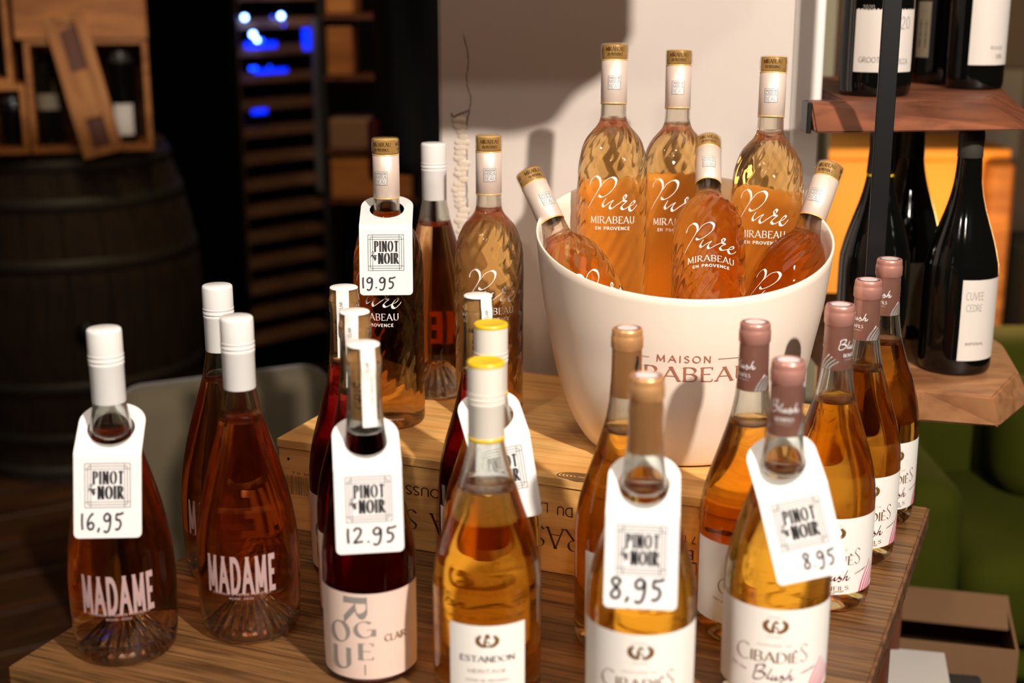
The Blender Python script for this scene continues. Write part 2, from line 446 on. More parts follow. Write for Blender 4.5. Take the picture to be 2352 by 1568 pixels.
# ------------------------------------------------------------------ traces of the script lettering
PURE = [[(265, 925), (330, 815), (400, 700), (470, 590), (520, 500), (545, 410), (525, 310), (470, 262), (420, 262), (355, 305), (312, 375), (300, 445)],
        [(545, 480), (640, 350), (740, 288), (815, 280), (868, 335), (850, 450), (770, 565), (660, 655), (570, 688), (525, 665), (525, 630)],
        [(665, 712), (625, 780), (600, 840), (615, 885), (660, 868), (740, 800), (830, 748)], [(830, 748), (780, 810), (748, 880), (768, 928), (820, 908), (900, 845), (985, 785), (1035, 745)],
        [(1035, 745), (1030, 690), (1062, 645), (1092, 662), (1075, 712), (1038, 758), (1096, 778), (1040, 830), (990, 890), (1012, 936), (1065, 934), (1120, 905), (1165, 880)],
        [(1165, 880), (1245, 850), (1295, 800), (1275, 768), (1215, 815), (1168, 890), (1178, 955), (1235, 968), (1305, 915), (1362, 850)]]
BLUSH = [[(905, 1215), (880, 1320), (838, 1475)], [(870, 1250), (960, 1205), (1035, 1215), (1010, 1290), (905, 1352)], [(905, 1352), (1000, 1345), (1052, 1390), (1000, 1455), (900, 1498), (845, 1482)],
         [(1160, 1255), (1110, 1370), (1092, 1450), (1140, 1445)], [(1190, 1380), (1160, 1445), (1185, 1470), (1250, 1390)], [(1250, 1390), (1232, 1458), (1262, 1465), (1350, 1365)],
         [(1350, 1365), (1318, 1400), (1372, 1440), (1340, 1492), (1296, 1480)], [(1500, 1255), (1440, 1390), (1398, 1480)], [(1398, 1480), (1450, 1410), (1490, 1392), (1480, 1460), (1515, 1472), (1556, 1420)]]

# ------------------------------------------------------------------ bottles
def bottle_glass(parent, tab, H, fill, punt, seg=72, wf=.012, ripple=0., punt_r=None, punt_fl=0., m='clear_glass', step=None, cork=None):
    """tab = (z, r) outline from foot to lip; solid glass and liquid body with an air pocket in the neck"""
    rf = lambda z: interp(tab, z)
    prof = [(0, punt), (.008, punt * .97)]
    fr = tab[0][1]
    pr = punt_r or fr * .86
    for i in range(1, 6):
        t = i / 6; prof.append((.008 + (pr - .008) * t, punt * (1 - t ** (1.6 if punt_fl == 0 else 1.15)) * .97 + .001 * t))
    prof += [(pr, .0012), (fr * .93, 0)]
    pts = [(r, z) for z, r in tab]
    prof += pts + [(0, H - .003)]
    if step: prof = resample(prof, step)
    def rfun(r, z, a):
        if ripple:
            k = max(0, min(1, (z - .02) / .12)) * max(0, min(1, (.243 - z) / .02))
            if r > .02 and z > .003: r = r + ripple * k * cos(17 * a - 250 * z) * (.75 + .45 * sin(40 * z + a))
        if punt_fl and r < pr and .002 < z < .05: z = z * (1 + punt_fl * cos(18 * a))
        return r, z
    bm = lathe(prof, seg, rfun=rfun)
    top = H - .028 if cork is None else cork
    zs = [fill + (top - fill) * i / 10 for i in range(11)]
    th = .0027
    cav = [(0, fill), (max(.004, rf(fill) - th), fill)] + [(max(.004, rf(z) - th), z) for z in zs[1:]] + [(0, top)]
    lathe(cav, 40, bm=bm, flip=True)
    g = obj('glass_body', bm, m, parent)
    zb = punt + .008
    wz = [wf + (fill - .0006 - wf) * i / 36 for i in range(37)]
    wp = [(0, zb), (.01, zb * .97)]
    for i in range(1, 6):
        t = i / 6; wp.append((.01 + (pr - .006) * t, zb * (1 - t ** 1.3) * .97 + (wf - .001) * t))
    wp += [(max(.003, rf(z) - th), z) for z in wz] + [(0, fill - .0006)]
    # liquid outline must rise steadily
    obj('wine', lathe(wp, 48), None or parent['_wine'], parent)
    return rf
def clean(o):
    if '_wine' in o.keys(): del o['_wine']

def screwcap(parent, r, z0, z1, m='white_cap', top=None, band=None, split=.46):
    zs = z0 + (z1 - z0) * (1 - split)
    p = [(r * .94, z0), (r * .955, z0 + .0006), (r * .965, zs - .004), (r * .99, zs - .0032), (r * .99, zs - .0014), (r * .93, zs - .0006), (r * .93, zs + .0004), (r * 1.0, zs + .001), (r, zs + .003),
         (r * .975, zs + .0036), (r * .975, zs + .0044), (r, zs + .005), (r, zs + .0062), (r * .978, zs + .0066), (r * .978, z1 - .003), (r * .95, z1 - .001), (r * .88, z1 - .0001), (0, z1)]
    if top:
        k = [q for q in p if q[1] < z1 - .0035] + [(r * .978, z1 - .0036)]
        c = obj('screw_cap', lathe(k, 56), m, parent)
        obj('cap_top', lathe([(r * .985, z1 - .0038), (r * 1.0, z1 - .003), (r * .97, z1 - .0008), (r * .88, z1 - .0001), (r * .82, z1 - .0006), (0, z1 - .0006)], 56), top, parent, label='yellow cap top')
    else:
        c = obj('screw_cap', lathe(p, 56), m, parent)
    if band:
        obj('cap_band', lathe([(r * .93, z0 - .0016), (r * .985, z0 - .0012), (r * .985, z0 + .002), (r * .95, z0 + .0022)], 56), band, parent, label='yellow band')
    return sharp(c, 40)

def capsule(parent, r, z0, z1, m, crown=True):
    c = r * .93
    p = [(c * .985, z0), (c, z0 + .0005), (c * .97, z1 - .021), (c * .97, z1 - .0195), (r, z1 - .0175), (r * 1.005, z1 - .010), (r * .985, z1 - .0072), (r * .955, z1 - .0062), (r * .965, z1 - .005), (r * .945, z1 - .0018), (r * .89, z1 - .0003), (r * .83, z1)]
    cp = obj('capsule', lathe(p + [(r * .8, z1 - .0006)], 56), m, parent)
    t = obj('capsule_top', lathe([(r * .84, z1 - .0007), (0, z1 - .0006)], 40), 'foil_top', parent, label='dark red capsule top')
    q = []
    q += disc(0, 0, r * .60, 20); ribbon(ar(0, 0, r * .66, r * .66, 0, 360, 24), lambda *_: r * .03, q)
    obj('seal_print', print_bm(q, lambda u, v: (u, v, z1 - .0002)), 'foil_top_print', t)
    return cp

# --- rose bottle with rippled glass and glass stopper
MIR = [(0, .0345), (.003, .0372), (.008, .0384), (.03, .0386), (.1, .0388), (.15, .0389), (.176, .0386), (.192, .0377), (.204, .0357), (.214, .0325), (.222, .0282), (.229, .0225), (.235, .0176), (.241, .0150), (.25, .0142), (.27, .0139), (.31, .0139), (.3215, .0139)]
MIR = crspline(MIR, 4)
def make_mirabeau(name='rose_bottle'):
    t = empty(name, 'rose', 'bottle')
    H = .3215; t['_wine'] = 'pale_rose_wine'
    rf = bottle_glass(t, MIR, H, .238, .012, seg=170, ripple=.0006, step=.003, m='flint_glass', cork=.302)
    clean(t)
    sl = lambda z: .01455
    obj('neck_sleeve', lathe([(.0143, .2580), (.01455, .2582), (.01455, .3045), (.0143, .3047)], 48), 'sleeve_paper', t)
    for z in (.2574, .3045):
        obj('gold_ring', lathe([(.0143, z - .0004), (.01475, z), (.01475, z + .0010), (.0143, z + .0013)], 48), 'gold_band', t)
    e = obj('sleeve_badge', wrap_sheet(sl, -.0068, .0068, .2730, .2875, .0004, 10, 2), 'silver_ink', t, label='silver square badge')
    q = frame_q(-.0068, .0068, .2730, .2875, .00035)
    q += text('MAISON', 0, .2843, .0020, .0112, wt=.13) + text('MIRA', 0, .2795, .0040, .0120, wt=.08) + text('BEAU', 0, .2740, .0044, .0120, wt=.08)
    obj('badge_lettering', print_bm(q, on_round(sl, .0006)), 'grey_ink', e)
    g = obj('gold_strip', lathe([(.0130, .3062), (.01325, .3070), (.01325, .3205), (.0128, .3215), (0, .3216)], 48), 'gold_band', t, label='gold foil collar')
    q = []
    for k in range(3):
        u = (k - 1) * .0277
        q += text('MIRABEAU', u, .3145, .0042, .021, wt=.15, thin=.06, serif=True) + text('EN PROVENCE', u, .3095, .0026, .0165, wt=.14)
    obj('collar_lettering', print_bm(q, on_round(lambda z: .01325, .0004)), 'dark_brown_ink', g)
    obj('glass_stopper', lathe([(.0137, .3058), (.0150, .3066), (.01535, .3085), (.01535, .3200), (.0148, .3224), (.0128, .3234), (0, .3236)], 56), 'stopper_glass', t)
    q = strokes(PURE, -.0423, .1855 + .0062, 5.19e-5, .0030, .00055)
    q += text('MIRABEAU', 0, .1275, .0074, .0496, wt=.12, thin=.045, serif=True, sp=.22)
    q += text('EN PROVENCE', 0, .1205, .0030, .0380, wt=.17, sx=1.05, sp=.3)
    q += text('COTES DE PROVENCE PROTEGEE', 0, .012, .0019, .058, wt=.13)
    obj('lettering', print_bm(q, on_round(lambda z: interp(MIR, z), .0007)), 'white_print', t, label='white printed lettering')
    return t

# --- wide rose bottle with white screw cap
MAD = [(0, .0385), (.003, .0420), (.008, .0444), (.018, .0462), (.04, .0474), (.075, .0476), (.1, .0462), (.12, .0432), (.14, .0392), (.16, .0342), (.178, .0290), (.195, .0240), (.21, .0196), (.225, .0165), (.237, .0145), (.25, .0137), (.3, .0136)]
MAD = crspline(MAD, 4)
def make_madame():
    t = empty('rose_bottle', 'rose', 'bottle'); t['_wine'] = 'deep_rose_wine'
    bottle_glass(t, MAD, .3, .207, .040, seg=90, punt_r=.034, punt_fl=.09, wf=.024)
    clean(t)
    screwcap(t, .0154, .2370, .3037, split=.44)
    q = text('MADAME', -.004, .0575, .0305, .064, wt=.19, sx=.72, sp=.24)
    obj('lettering', print_bm(q, on_round(lambda z: interp(MAD, z), .0006)), 'madame_print', t, label='pale pink printed lettering')
    q = text('COTEAUX D AIX EN PROVENCE', -.004, .0535, .0022, .055, wt=.14) + text('ROSE 2022', -.004, .0495, .0018, .022, wt=.14)
    obj('small_lettering', print_bm(q, on_round(lambda z: interp(MAD, z), .0006)), 'madame_print', t)
    return t

# --- blush bottle
CIB = [(0, .0375), (.003, .0412), (.010, .0434), (.03, .0443), (.1, .0445), (.115, .0441), (.13, .0424), (.145, .0393), (.16, .0350), (.175, .0300), (.19, .0252), (.203, .0213), (.215, .0183), (.228, .0160), (.24, .0147), (.26, .0136), (.296, .0133)]
CIB = crspline(CIB, 4)
crf = lambda z: interp(CIB, z)
def swoosh(x0, y0, w, h, n=4, wt=.0016):
    q = []
    for i in range(n):
        x = x0 + i * w / n
        ribbon(crspline([(x, y0), (x + w * .22, y0 + h * (.45 - .06 * i)), (x + w * .75, y0 + h * (1 - .14 * i))], 6), lambda a, t: wt * (1 - .45 * t), q)
    return q
def wreath(cx, cy, s):
    q = []
    for sd in (-1, 1):
        ribbon(ar(cx + sd * s * .06, cy + s * .04, s * .74 * sd, s * .5, -84, 58, 14), lambda a_, t: s * (.06 + .30 * sin(pi * t) ** .7), q)
        for i in range(5):
            a = rad(-40 + 22 * i); bx, by = cx + sd * s * (.06 + .86 * cos(a)), cy + s * (.04 + .58 * sin(a))
            ribbon([(bx, by), (bx + sd * s * .07, by + s * .14)], lambda a_, t: s * .1 * (1 - .8 * t), q)
    ribbon([(cx - s * .5, cy - s * .5), (cx + s * .5, cy - s * .5)], lambda *_: s * .14, q)
    # rearing horse: body, neck, head, leg
    ribbon(crspline([(cx - s * .18, cy - s * .45), (cx - s * .2, cy - s * .1), (cx - s * .12, cy + s * .25), (cx + s * .02, cy + s * .42), (cx + s * .2, cy + s * .22)], 5), lambda a_, t: s * (.24 - .12 * t), q)
    ribbon(crspline([(cx - s * .12, cy - s * .05), (cx + s * .12, cy - s * .1), (cx + s * .2, cy - s * .35)], 4), lambda a_, t: s * .09, q)
    return q
def make_blush(gold=False):
    t = empty('rose_bottle', 'rose', 'bottle'); t['_wine'] = 'golden_wine' if gold else 'amber_wine'
    bottle_glass(t, CIB, .296, .205, .016, seg=84)
    clean(t)
    ky = 'gold_foil' if gold else 'pink_foil'
    cp = capsule(t, .0144, .2375, .2995, ky)
    cf_ = on_round(lambda z: .0134, .0006)
    if gold:
        for u in (-.021, .021):
            q = []
            ribbon(crspline([(u, .2625), (u + .0006, .268), (u + .0015, .2735), (u + .0004, .2765)], 5), lambda a, t_: .0032 * (1 - abs(t_ - .35)), q)
            obj('capsule_figure', print_bm(q, cf_), 'black_ink', cp)
    else:
        q = []
        for s_ in (-.021, .021):
            q += strokes(BLUSH, s_ - .0410, .2630 + .0460, 3.4e-5, .0019, .0009)
            q += text('BONFILS', s_, .2510, .0030, .0150, wt=.17) + text('DOMAINES', s_, .2478, .0014, .0125, wt=.16)
            q += swoosh(s_ + .0125, .2382, .0120, .0150, 4, .0024)
        obj('capsule_lettering', print_bm(q, cf_), 'silver_ink', cp)
    lb = obj('label', wrap_sheet(crf, -.0625, .0625, .022, .1, .0003, 44, 6), 'paper', t)
    f = on_round(crf, .0006)
    def pr(q, m, nm='label_lettering', **k): return obj(nm, print_bm(q, f), m, lb, **k)
    pr(wreath(0, .0850, .0108), 'gold_ink', 'label_emblem')
    pr(text('FRANCE', 0, .0925, .0015, .012, wt=.12) + text('PEGASES', 0, .0752, .0013, .0125, wt=.12) + text('DOMAINE DE', 0, .0672, .0018, .028, wt=.12), 'faint_ink')
    q = text('C', -.0265, .0515, .0150, .0120, wt=.07, thin=.03) + text('IBADI\u00c8', .0005, .0525, .0092, .0400, wt=.15, thin=.045) + text('S', .0248, .0525, .0160, .0065, wt=.07, thin=.03)
    pr(q, 'brown_ink')
    if gold:
        pr(text('CHARDONNAY', 0, .040, .0028, .028, wt=.13), 'brown_ink')
        pr(text('BONFILS', 0, .0268, .0038, .030, wt=.13, thin=.06), 'brown_ink')
    else:
        pr(strokes(BLUSH, -.0568, .0358 + .0715, 4.78e-5, .0022, .0008), 'plum_ink')
        pr(text('PINOT NOIR', -.0305, .0435, .0014, .0150, wt=.15, rot=-12) + text('CHARDONNAY', .0305, .0435, .0014, .0155, wt=.15, rot=14), 'brown_ink')
        pr(text('BONFILS', 0, .0268, .0040, .0330, wt=.13, thin=.06) + text('DOMAINES & CHATEAUX', 0, .0247, .0013, .0235, wt=.15) + text('1870', 0, .0229, .0011, .006, wt=.15), 'brown_ink')
        pr(swoosh(.0300, .0222, .0200, .0300, 5, .0022), 'pink_ink')
    return t

# --- red wine bottle, bare cork under clear neck, paper seal
ROU = [(0, .0355), (.003, .0388), (.009, .0407), (.03, .0412), (.1, .0413), (.115, .0407), (.13, .0388), (.145, .0356), (.16, .0315), (.175, .0272), (.19, .0232), (.205, .0198), (.22, .0173), (.235, .0158), (.25, .0149), (.272, .0144), (.276, .0153), (.286, .0153), (.29, .0144), (.2975, .0141)]
ROU = crspline(ROU, 4)
rrf = lambda z: interp(ROU, z)
def make_rouge():
    t = empty('red_wine_bottle', 'red', 'bottle'); t['_wine'] = 'red_wine'
    bottle_glass(t, ROU, .2985, .2215, .016, seg=72, cork=.285)
    clean(t)
    c = obj('cork', lathe([(0, .2340), (.0112, .2340), (.0115, .2350), (.0115, .2970), (0, .2970)], 40), 'cork', t)
    q = text('GRIS', 0, .2560, .0075, .022, wt=.12, rot=90) + text('CLAIR', .009, .2440, .0025, .012, wt=.14) + text('CLAIR', -.012, .2640, .0040, .012, wt=.14)
    obj('cork_lettering', print_bm(q, on_round(lambda z: .0115, .0002)), 'dark_brown_ink', c)
    # seal: paper disc and strip running down the neck
    bm = lathe([(0, .2996), (.0132, .2995), (.0140, .2988), (.0141, .2980)], 40)
    obj('seal_disc', bm, 'paper', t)
    s = obj('seal_strip', wrap_sheet(lambda z: rrf(z) + .0006, -.0062, .0062, .2300, .2990, .0006, 6, 16), 'paper', t, label='white paper neck strip')
    q = text('CLAIR', 0, .283, .0026, .009, wt=.15, rot=90) + text('DE MERUS', .003, .262, .0014, .022, wt=.14, rot=90)
    obj('strip_lettering', print_bm(q, on_round(lambda z: rrf(z) + .0006, .0009)), 'light_grey_ink', s)
    lb = obj('label', wrap_sheet(rrf, -.058, .058, .008, .0885, .0003, 40, 4), 'pink_paper', t)
    L_ = []
    def put(ch, u, z, w, h, rot=0): L_.extend(text(ch, u, z, h, w, wt=.2, thin=.05, serif=True, rot=rot))
    put('R', -.0210, .0745, .020, .020, -90)
    put('O', -.0262, .0420, .017, .019); put('U', -.0250, .0170, .017, .020)
    put('G', -.0040, .0480, .015, .015); put('E', -.0025, .0270, .012, .015); L_.extend(text('I', -.0035, .0130, .009, wt=.1))
    obj('label_lettering', print_bm(L_, on_round(rrf, .0006)), 'light_grey_ink', lb)
    obj('small_lettering', print_bm(text('CLAIR', .0245, .0430, .0060, .021, wt=.2, thin=.12), on_round(rrf, .0006)), 'brown_ink', lb)
    return t

# --- rose bottle with yellow topped cap
EST = [(0, .0385), (.003, .0425), (.010, .0450), (.03, .0458), (.1, .0459), (.115, .0452), (.13, .0432), (.145, .0398), (.16, .0352), (.175, .0302), (.19, .0256), (.205, .0208), (.22, .0170), (.2345, .0146), (.25, .0139), (.2975, .0138)]
EST = crspline(EST, 4)
erf = lambda z: interp(EST, z)
def make_estandon():
    t = empty('rose_bottle', 'rose', 'bottle'); t['_wine'] = 'golden_wine'
    bottle_glass(t, EST, .2975, .192, .018, seg=84)
    clean(t)
    screwcap(t, .0156, .2345, .3, 'cream_cap', top='yellow_cap', band='yellow_cap', split=.5)
    lb = obj('label', wrap_sheet(erf, -.0335, .0335, .015, .0880, .0003, 30, 4), 'paper', t)
    f = on_round(erf, .0006)
    q = wreath(0, .0745, .0100) + disc(0, .079, .002)
    obj('label_emblem', print_bm(q, f), 'gold_ink', lb)
    obj('label_lettering', print_bm(text('ESTANDON', 0, .0560, .0050, .046, wt=.16, thin=.08, serif=True), f), 'black_ink', lb)
    obj('small_lettering', print_bm(text('HERITAGE', 0, .0460, .0032, .032, wt=.1) + text('COTES DE PROVENCE', 0, .038, .0022, .036, wt=.12), f), 'light_grey_ink', lb)
    return t

def face(o, x, y, z, turn=0, cap=None, label=None, group=None, lean=None):
    a = -atan2(x, y) + rad(turn)
    o.location = (x, y, z); o.rotation_euler = (0, 0, a)
    if lean is not None:      # lean = axis direction
        ax = Vector(lean).normalized()
        q = Vector((0, 0, 1)).rotation_difference(ax)
        o.rotation_mode = 'QUATERNION'
        o.rotation_quaternion = q @ Matrix.Rotation(a, 3, 'Z').to_quaternion()
    if cap is not None:
        for ch in o.children:
            if ch.name.startswith('capsule') and not ch.name.startswith('capsule_top'): ch.rotation_euler = (0, 0, rad(cap))
    if label: o['label'] = label
    if group: o['group'] = group
    return o

# ------------------------------------------------------------------ structure: floor, walls
FL = -.75
def plain(name, x0, x1, y0, y1, z0, z1, m, bev=0, **k):
    return obj(name, box_bm(x0, x1, y0, y1, z0, z1, bev), m, smooth=False, **k)
plain('floor', -4, 4, -1.5, 7, FL - .06, FL - .008, 'black_interior', kind='structure')
fl = bpy.data.objects['floor']
pm = None
rnd = random.Random(4)
a = rad(30)
for i in range(-9, 12):
    for j in range(3):
        if pm is None:
            o = obj('floor_plank', box_bm(-.8, .8, -.0955, .0955, -.02, 0, .002), 'floor_wood', fl, smooth=False); pm = o
        else:
            o = pm.copy(); COL.objects.link(o)
        u = -2.6 + j * 1.61 + (.5 if i % 2 else 0); v = i * .194
        o.location = (u * cos(a) - v * sin(a) - .6, u * sin(a) + v * cos(a) + 3.0, FL - .001 * (i % 2))
        o.rotation_euler = (0, 0, a)
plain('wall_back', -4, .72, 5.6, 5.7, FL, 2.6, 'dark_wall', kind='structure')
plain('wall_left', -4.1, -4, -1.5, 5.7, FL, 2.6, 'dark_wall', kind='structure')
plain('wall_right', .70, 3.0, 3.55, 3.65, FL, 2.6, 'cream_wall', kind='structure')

# white plaster pillar behind the crate
pil = obj('wall_column', box_bm(-.092, .353, 1.785, 2.05, FL, 2.4, .004), 'plaster', kind='structure', smooth=False)
plain('trim_1', .351, .388, 1.782, 2.0, FL, 2.4, 'white_trim', .003, kind='structure')
plain('trim_2', .386, .405, 2.2, 2.3, FL, 2.4, 'grey_trim', kind='structure')
plain('trim_3', .415, .50, 2.35, 2.5, FL, 2.4, 'grey_trim', kind='structure')
plain('trim_4', .545, .585, 2.6, 2.7, FL, 2.4, 'olive_trim', kind='structure')
# cracks in the plaster
def crack(pts, w, m='plaster_crack'):
    q = []; pts = [(a_ * 1.033, .6026 + (b_ - .6026) * 1.033) for a_, b_ in pts]; r = random.Random(int(pts[0][0] * 9999))
    pp = [(a_ + r.uniform(-.0008, .0008), b_) for a_, b_ in crspline(pts, 6)]
    ribbon(pp, lambda a_, t: w * (.6 + .6 * abs(sin(t * 23))), q)
    return q
q = crack([(-.058, .530), (-.052, .50), (-.0555, .478), (-.050, .455), (-.052, .442)], .0010)
q += crack([(-.052, .442), (-.057, .41), (-.055, .37), (-.056, .34), (-.054, .31), (-.052, .28), (-.054, .25)], .0016)
q += crack([(-.074, .437), (-.071, .432), (-.062, .4365), (-.052, .440)], .0022)
obj('plaster_cracks', print_bm(q, lambda u, v: (u, 1.7842, v)), 'plaster_crack', pil, smooth=False)
q = crack([(-.038, .400), (-.040, .372), (-.035, .358), (-.032, .335), (-.034, .31), (-.041, .288), (-.047, .27)], .0018)
obj('plaster_seam', print_bm(q, lambda u, v: (u, 1.7840, v)), 'gold_ink', pil, smooth=False)
r = random.Random(3)
bm = bmesh.new()
for i in range(46):
    z = .12 + i * .0067; x0 = -.072 + r.uniform(-.006, .003); w = .013 + r.uniform(0, .009)
    t = bmesh.new(); bmesh.ops.create_icosphere(t, subdivisions=2, radius=1)
    for v in t.verts: v.co = Vector((x0 + w / 2 + v.co.x * w / 2, 1.7852 + v.co.y * (.0012 + r.random() * .0012), z + v.co.z * .0058))
    me = bpy.data.meshes.new('t'); t.to_mesh(me); t.free(); bm.from_mesh(me); bpy.data.meshes.remove(me)
obj('plaster_repair', bm, 'plaster_patch', pil, label='rough patched strip of filler')

# ------------------------------------------------------------------ table
TA = rad(-22.4); ux, uy = cos(TA), sin(TA)          # along the front; depth axis = (-uy, ux)
T0 = Vector((-.4525, 1.1475))
def tl(u, v): return (T0.x + u * ux - v * uy, T0.y + u * uy + v * ux)
tb = empty('display_table', 'brown oak display table with bottles in rows on it', 'table', (T0.x, T0.y, 0), TA)
TW = .7178
obj('tabletop', box_bm(0, TW, 0, .716, -.024, 0, .0015, 2), 'oak_table', tb, smooth=False)
obj('table_rim', box_bm(TW - .0006, TW + .0030, .0005, .7155, -.0235, -.0006, .0008), 'table_edge', tb, smooth=False, label='rough live edge strip')
for u in (.04, TW - .05):
    for v in (.035, .68):
        obj('leg', box_bm(u - .022, u + .022, v - .022, v + .022, FL, -.0245, .002), 'red_brown_wood', tb, smooth=False)
obj('apron', box_bm(.07, TW - .08, .67, .69, -.09, -.0245, .001), 'red_brown_wood', tb, smooth=False)

# ------------------------------------------------------------------ wine crate
CR0 = Vector((-.258, 1.475))
ch = .1057
cr_ = empty('wooden_crate', 'pale pine wine crate lying closed on the table with upside-down stamped lettering', 'crate', (CR0.x, CR0.y, 0), TA)
CL, CD = .532, .350
for (v0, v1) in ((-.002, .0555), (.0562, .145), (.1457, .235), (.2357, CD)):
    obj('lid_plank', box_bm(-.001, CL, v0, v1, ch - .0098, ch, .0006), 'pine', cr_, smooth=False)
obj('front_board', box_bm(0, CL - .002, .0, .010, .0004, ch - .0102, .0006), 'pine', cr_, smooth=False)
obj('back_board', box_bm(0, CL - .002, CD - .011, CD - .001, .0004, ch - .0102, .0006), 'pine', cr_, smooth=False)
for u in (.0002, CL - .013):
    obj('end_board', box_bm(u, u + .0105, .0104, CD - .0114, .0004, ch - .0102, .0006), 'pine_end', cr_, smooth=False)
obj('base_board', box_bm(.011, CL - .014, .0106, CD - .0116, .0006, .008), 'pine', cr_, smooth=False)
fr = lambda u, z: (u, -.0002, z)
q = []
def up(s, u, z, h, w, **k):       # upside-down stamp, (u, z) = centre of the word
    q = []
    for qq in text(s, 0, 0, h, w, **k): q.append(tuple((u - a_, z + h / 2 - b_) for a_, b_ in qq))
    obj('stamped_word', print_bm(q, fr), 'dark_brown_ink', cr_, smooth=False)
up('DU', .3375, .0697, .0095, .0170, wt=.13); up('LA', .3120, .0712, .0095, .0140, wt=.13); up('OUSS', .1765, .0680, .0095, .040, wt=.13)
up('RAS', .3290, .0390, .0225, .050, wt=.11, thin=.04, serif=True); up('A', .1960, .0335, .0225, .020, wt=.11, thin=.04, serif=True); up('S', .1625, .0345, .0225, .013, wt=.11, thin=.04)
up('47 12', .4700, .0600, .0070, .022, wt=.12); up('JE', .4720, .0440, .0090, .012, wt=.12); up('L', .4740, .0300, .0120, .009, wt=.12)
q = []; r = random.Random(8); u = .008
while u < .058:
    w = r.choice((.0005, .0008, .0012)); ribbon([(u, .0420), (u, .0640)], lambda *_: w, q); u += w + r.choice((.0006, .0010, .0014))
q += text('3 760 103 1 89', .033, .0660, .0028, .046, wt=.14)
obj('barcode_stamp', print_bm(q, fr), 'brown_ink', cr_, smooth=False)
# the knot in the lid's front edge
q = []
for k in range(6):
    ribbon(ar(.352, .017, .026 - .004 * k, .0110 - .0018 * k, 0, 360, 20), lambda *_: .0022, q)
obj('lid_knot', print_bm(q, lambda u, v: (u, v - .008, ch + .0002)), 'brown_ink', cr_, smooth=False)
for u in (.012, .52):
    obj('nail', lathe([(0, 0), (.0016, 0), (.0016, -.001)], 8), 'black_metal', cr_, loc=(u, -.0004, .083), rot=(rad(90), 0, 0))

# ------------------------------------------------------------------ ice bucket
BX, BY = .1823, 1.474
bk = empty('ice_bucket', 'large off-white plastic wine bucket full of tilted pink bottles on the crate', 'bucket', (BX, BY, ch))
prof_o = [(.086, .0), (.097, .003), (.1035, .010), (.112, .022), (.1205, .040), (.1308, .070), (.1370, .095), (.1425, .125), (.1490, .162), (.1535, .200), (.1560, .232), (.1578, .2305)]
def slant(prof, seg=96, zmax=.2305, th=0):
    bm = bmesh.new(); rings = []
    for r_, z in prof:
        k = max(0, z / zmax) ** 2.2
        rings.append([bm.verts.new(((r_ - th) * cos(2 * pi * i / seg), (r_ - th) * sin(2 * pi * i / seg), max(z + k * .0385 * sin(2 * pi * i / seg), 0 if not th else .004))) for i in range(seg)])
    return bm, rings
outer = [(.086, .0), (.097, .0025), (.1035, .009), (.1120, .022), (.1205, .040), (.1308, .070), (.1370, .095), (.1425, .125), (.1490, .160), (.1535, .195), (.1570, .2305)]
seg = 96
bm = bmesh.new(); rings = []
op = crspline(outer, 3)
def ring(r_, z, floor=0):
    k = max(0, z / .2305) ** 2.2
    return [bm.verts.new((r_ * cos(2 * pi * i / seg), r_ * sin(2 * pi * i / seg), max(floor, z + k * .0385 * sin(2 * pi * i / seg)))) for i in range(seg)]
c0 = bm.verts.new((0, 0, .002)); rings = [ring(r_, max(z, 0)) for r_, z in op]
rings.append(ring(.1562, .2318))
inn = [(max(.01, r_ - .0028), max(z, .0045)) for r_, z in reversed(op)]
rings += [ring(r_, z) for r_, z in inn]
c1 = bm.verts.new((0, 0, .0045))
for i in range(seg): bm.faces.new((c0, rings[0][(i + 1) % seg], rings[0][i]))
for A, B in zip(rings, rings[1:]):
    for i in range(seg): bm.faces.new((A[i], A[(i + 1) % seg], B[(i + 1) % seg], B[i]))
for i in range(seg): bm.faces.new((c1, rings[-1][i], rings[-1][(i + 1) % seg]))
obj('bucket_shell', bm, 'bucket_plastic', bk)
brf = lambda z: interp([(z_, r_) for r_, z_ in outer], z)
bu = .004
q = text('MAISON', bu, .1400, .0085, .0530, wt=.12, sx=1.1, sp=.4) + text('MIRABEAU', bu, .1150, .0182, .136, wt=.12, thin=.045, serif=True, sp=.2)
for s in (-1, 1): ribbon(subd([(bu + s * .034, .1445), (bu + s * .066, .1445)], .006), lambda *_: .0007, q)
def onb(u, z):
    r_ = brf(z) + .0009; kk = (z / .2305) ** 2.2
    a_ = u / r_ + atan2(-BX, BY) * 1.0
    return (r_ * sin(a_), -r_ * cos(a_), z + kk * .0385 * -cos(a_))
obj('lettering', print_bm(q, onb), 'copper_ink', bk, label='copper coloured lettering')

# ------------------------------------------------------------------ bottles placed
m0 = make_mirabeau()
G1 = 'gold-capped rippled rose bottles standing on the crate'; G2 = 'gold-capped rippled rose bottles in the bucket'
face(m0, -.138, 1.538, ch, -22, label='rippled rose bottle with gold stopper on the crate wearing the 19.95 price tag', group=G1)
o = copy_tree(m0); face(o, -.026, 1.565, ch, 6, label='gold-stoppered rose bottle on the crate left of the bucket, without a price tag', group=G1)
bl = .3237
def bucket_bottle(pt, ax, at, turn, label):
    """pt = a point on the axis, at = its distance from the foot"""
    axn = Vector(ax).normalized(); b = Vector(pt) - axn * at
    o = copy_tree(m0); face(o, b.x, b.y, b.z, turn, label=label, group=G2, lean=axn); return o
def top_bottle(tp, ax, turn, label): return bucket_bottle(tp, ax, .3236, turn, label)
top_bottle((.1135, 1.584, .5270), (.010, .12, 1), 2, 'rose bottle at the back left of the bucket, tallest of all')
top_bottle((.1885, 1.617, .5190), (.012, .12, 1), 0, 'rose bottle at the back middle of the bucket, between two upright ones')
top_bottle((.2855, 1.560, .5150), (.030, .12, 1), -4, 'upright rose bottle at the back right of the bucket, beside the white trim')
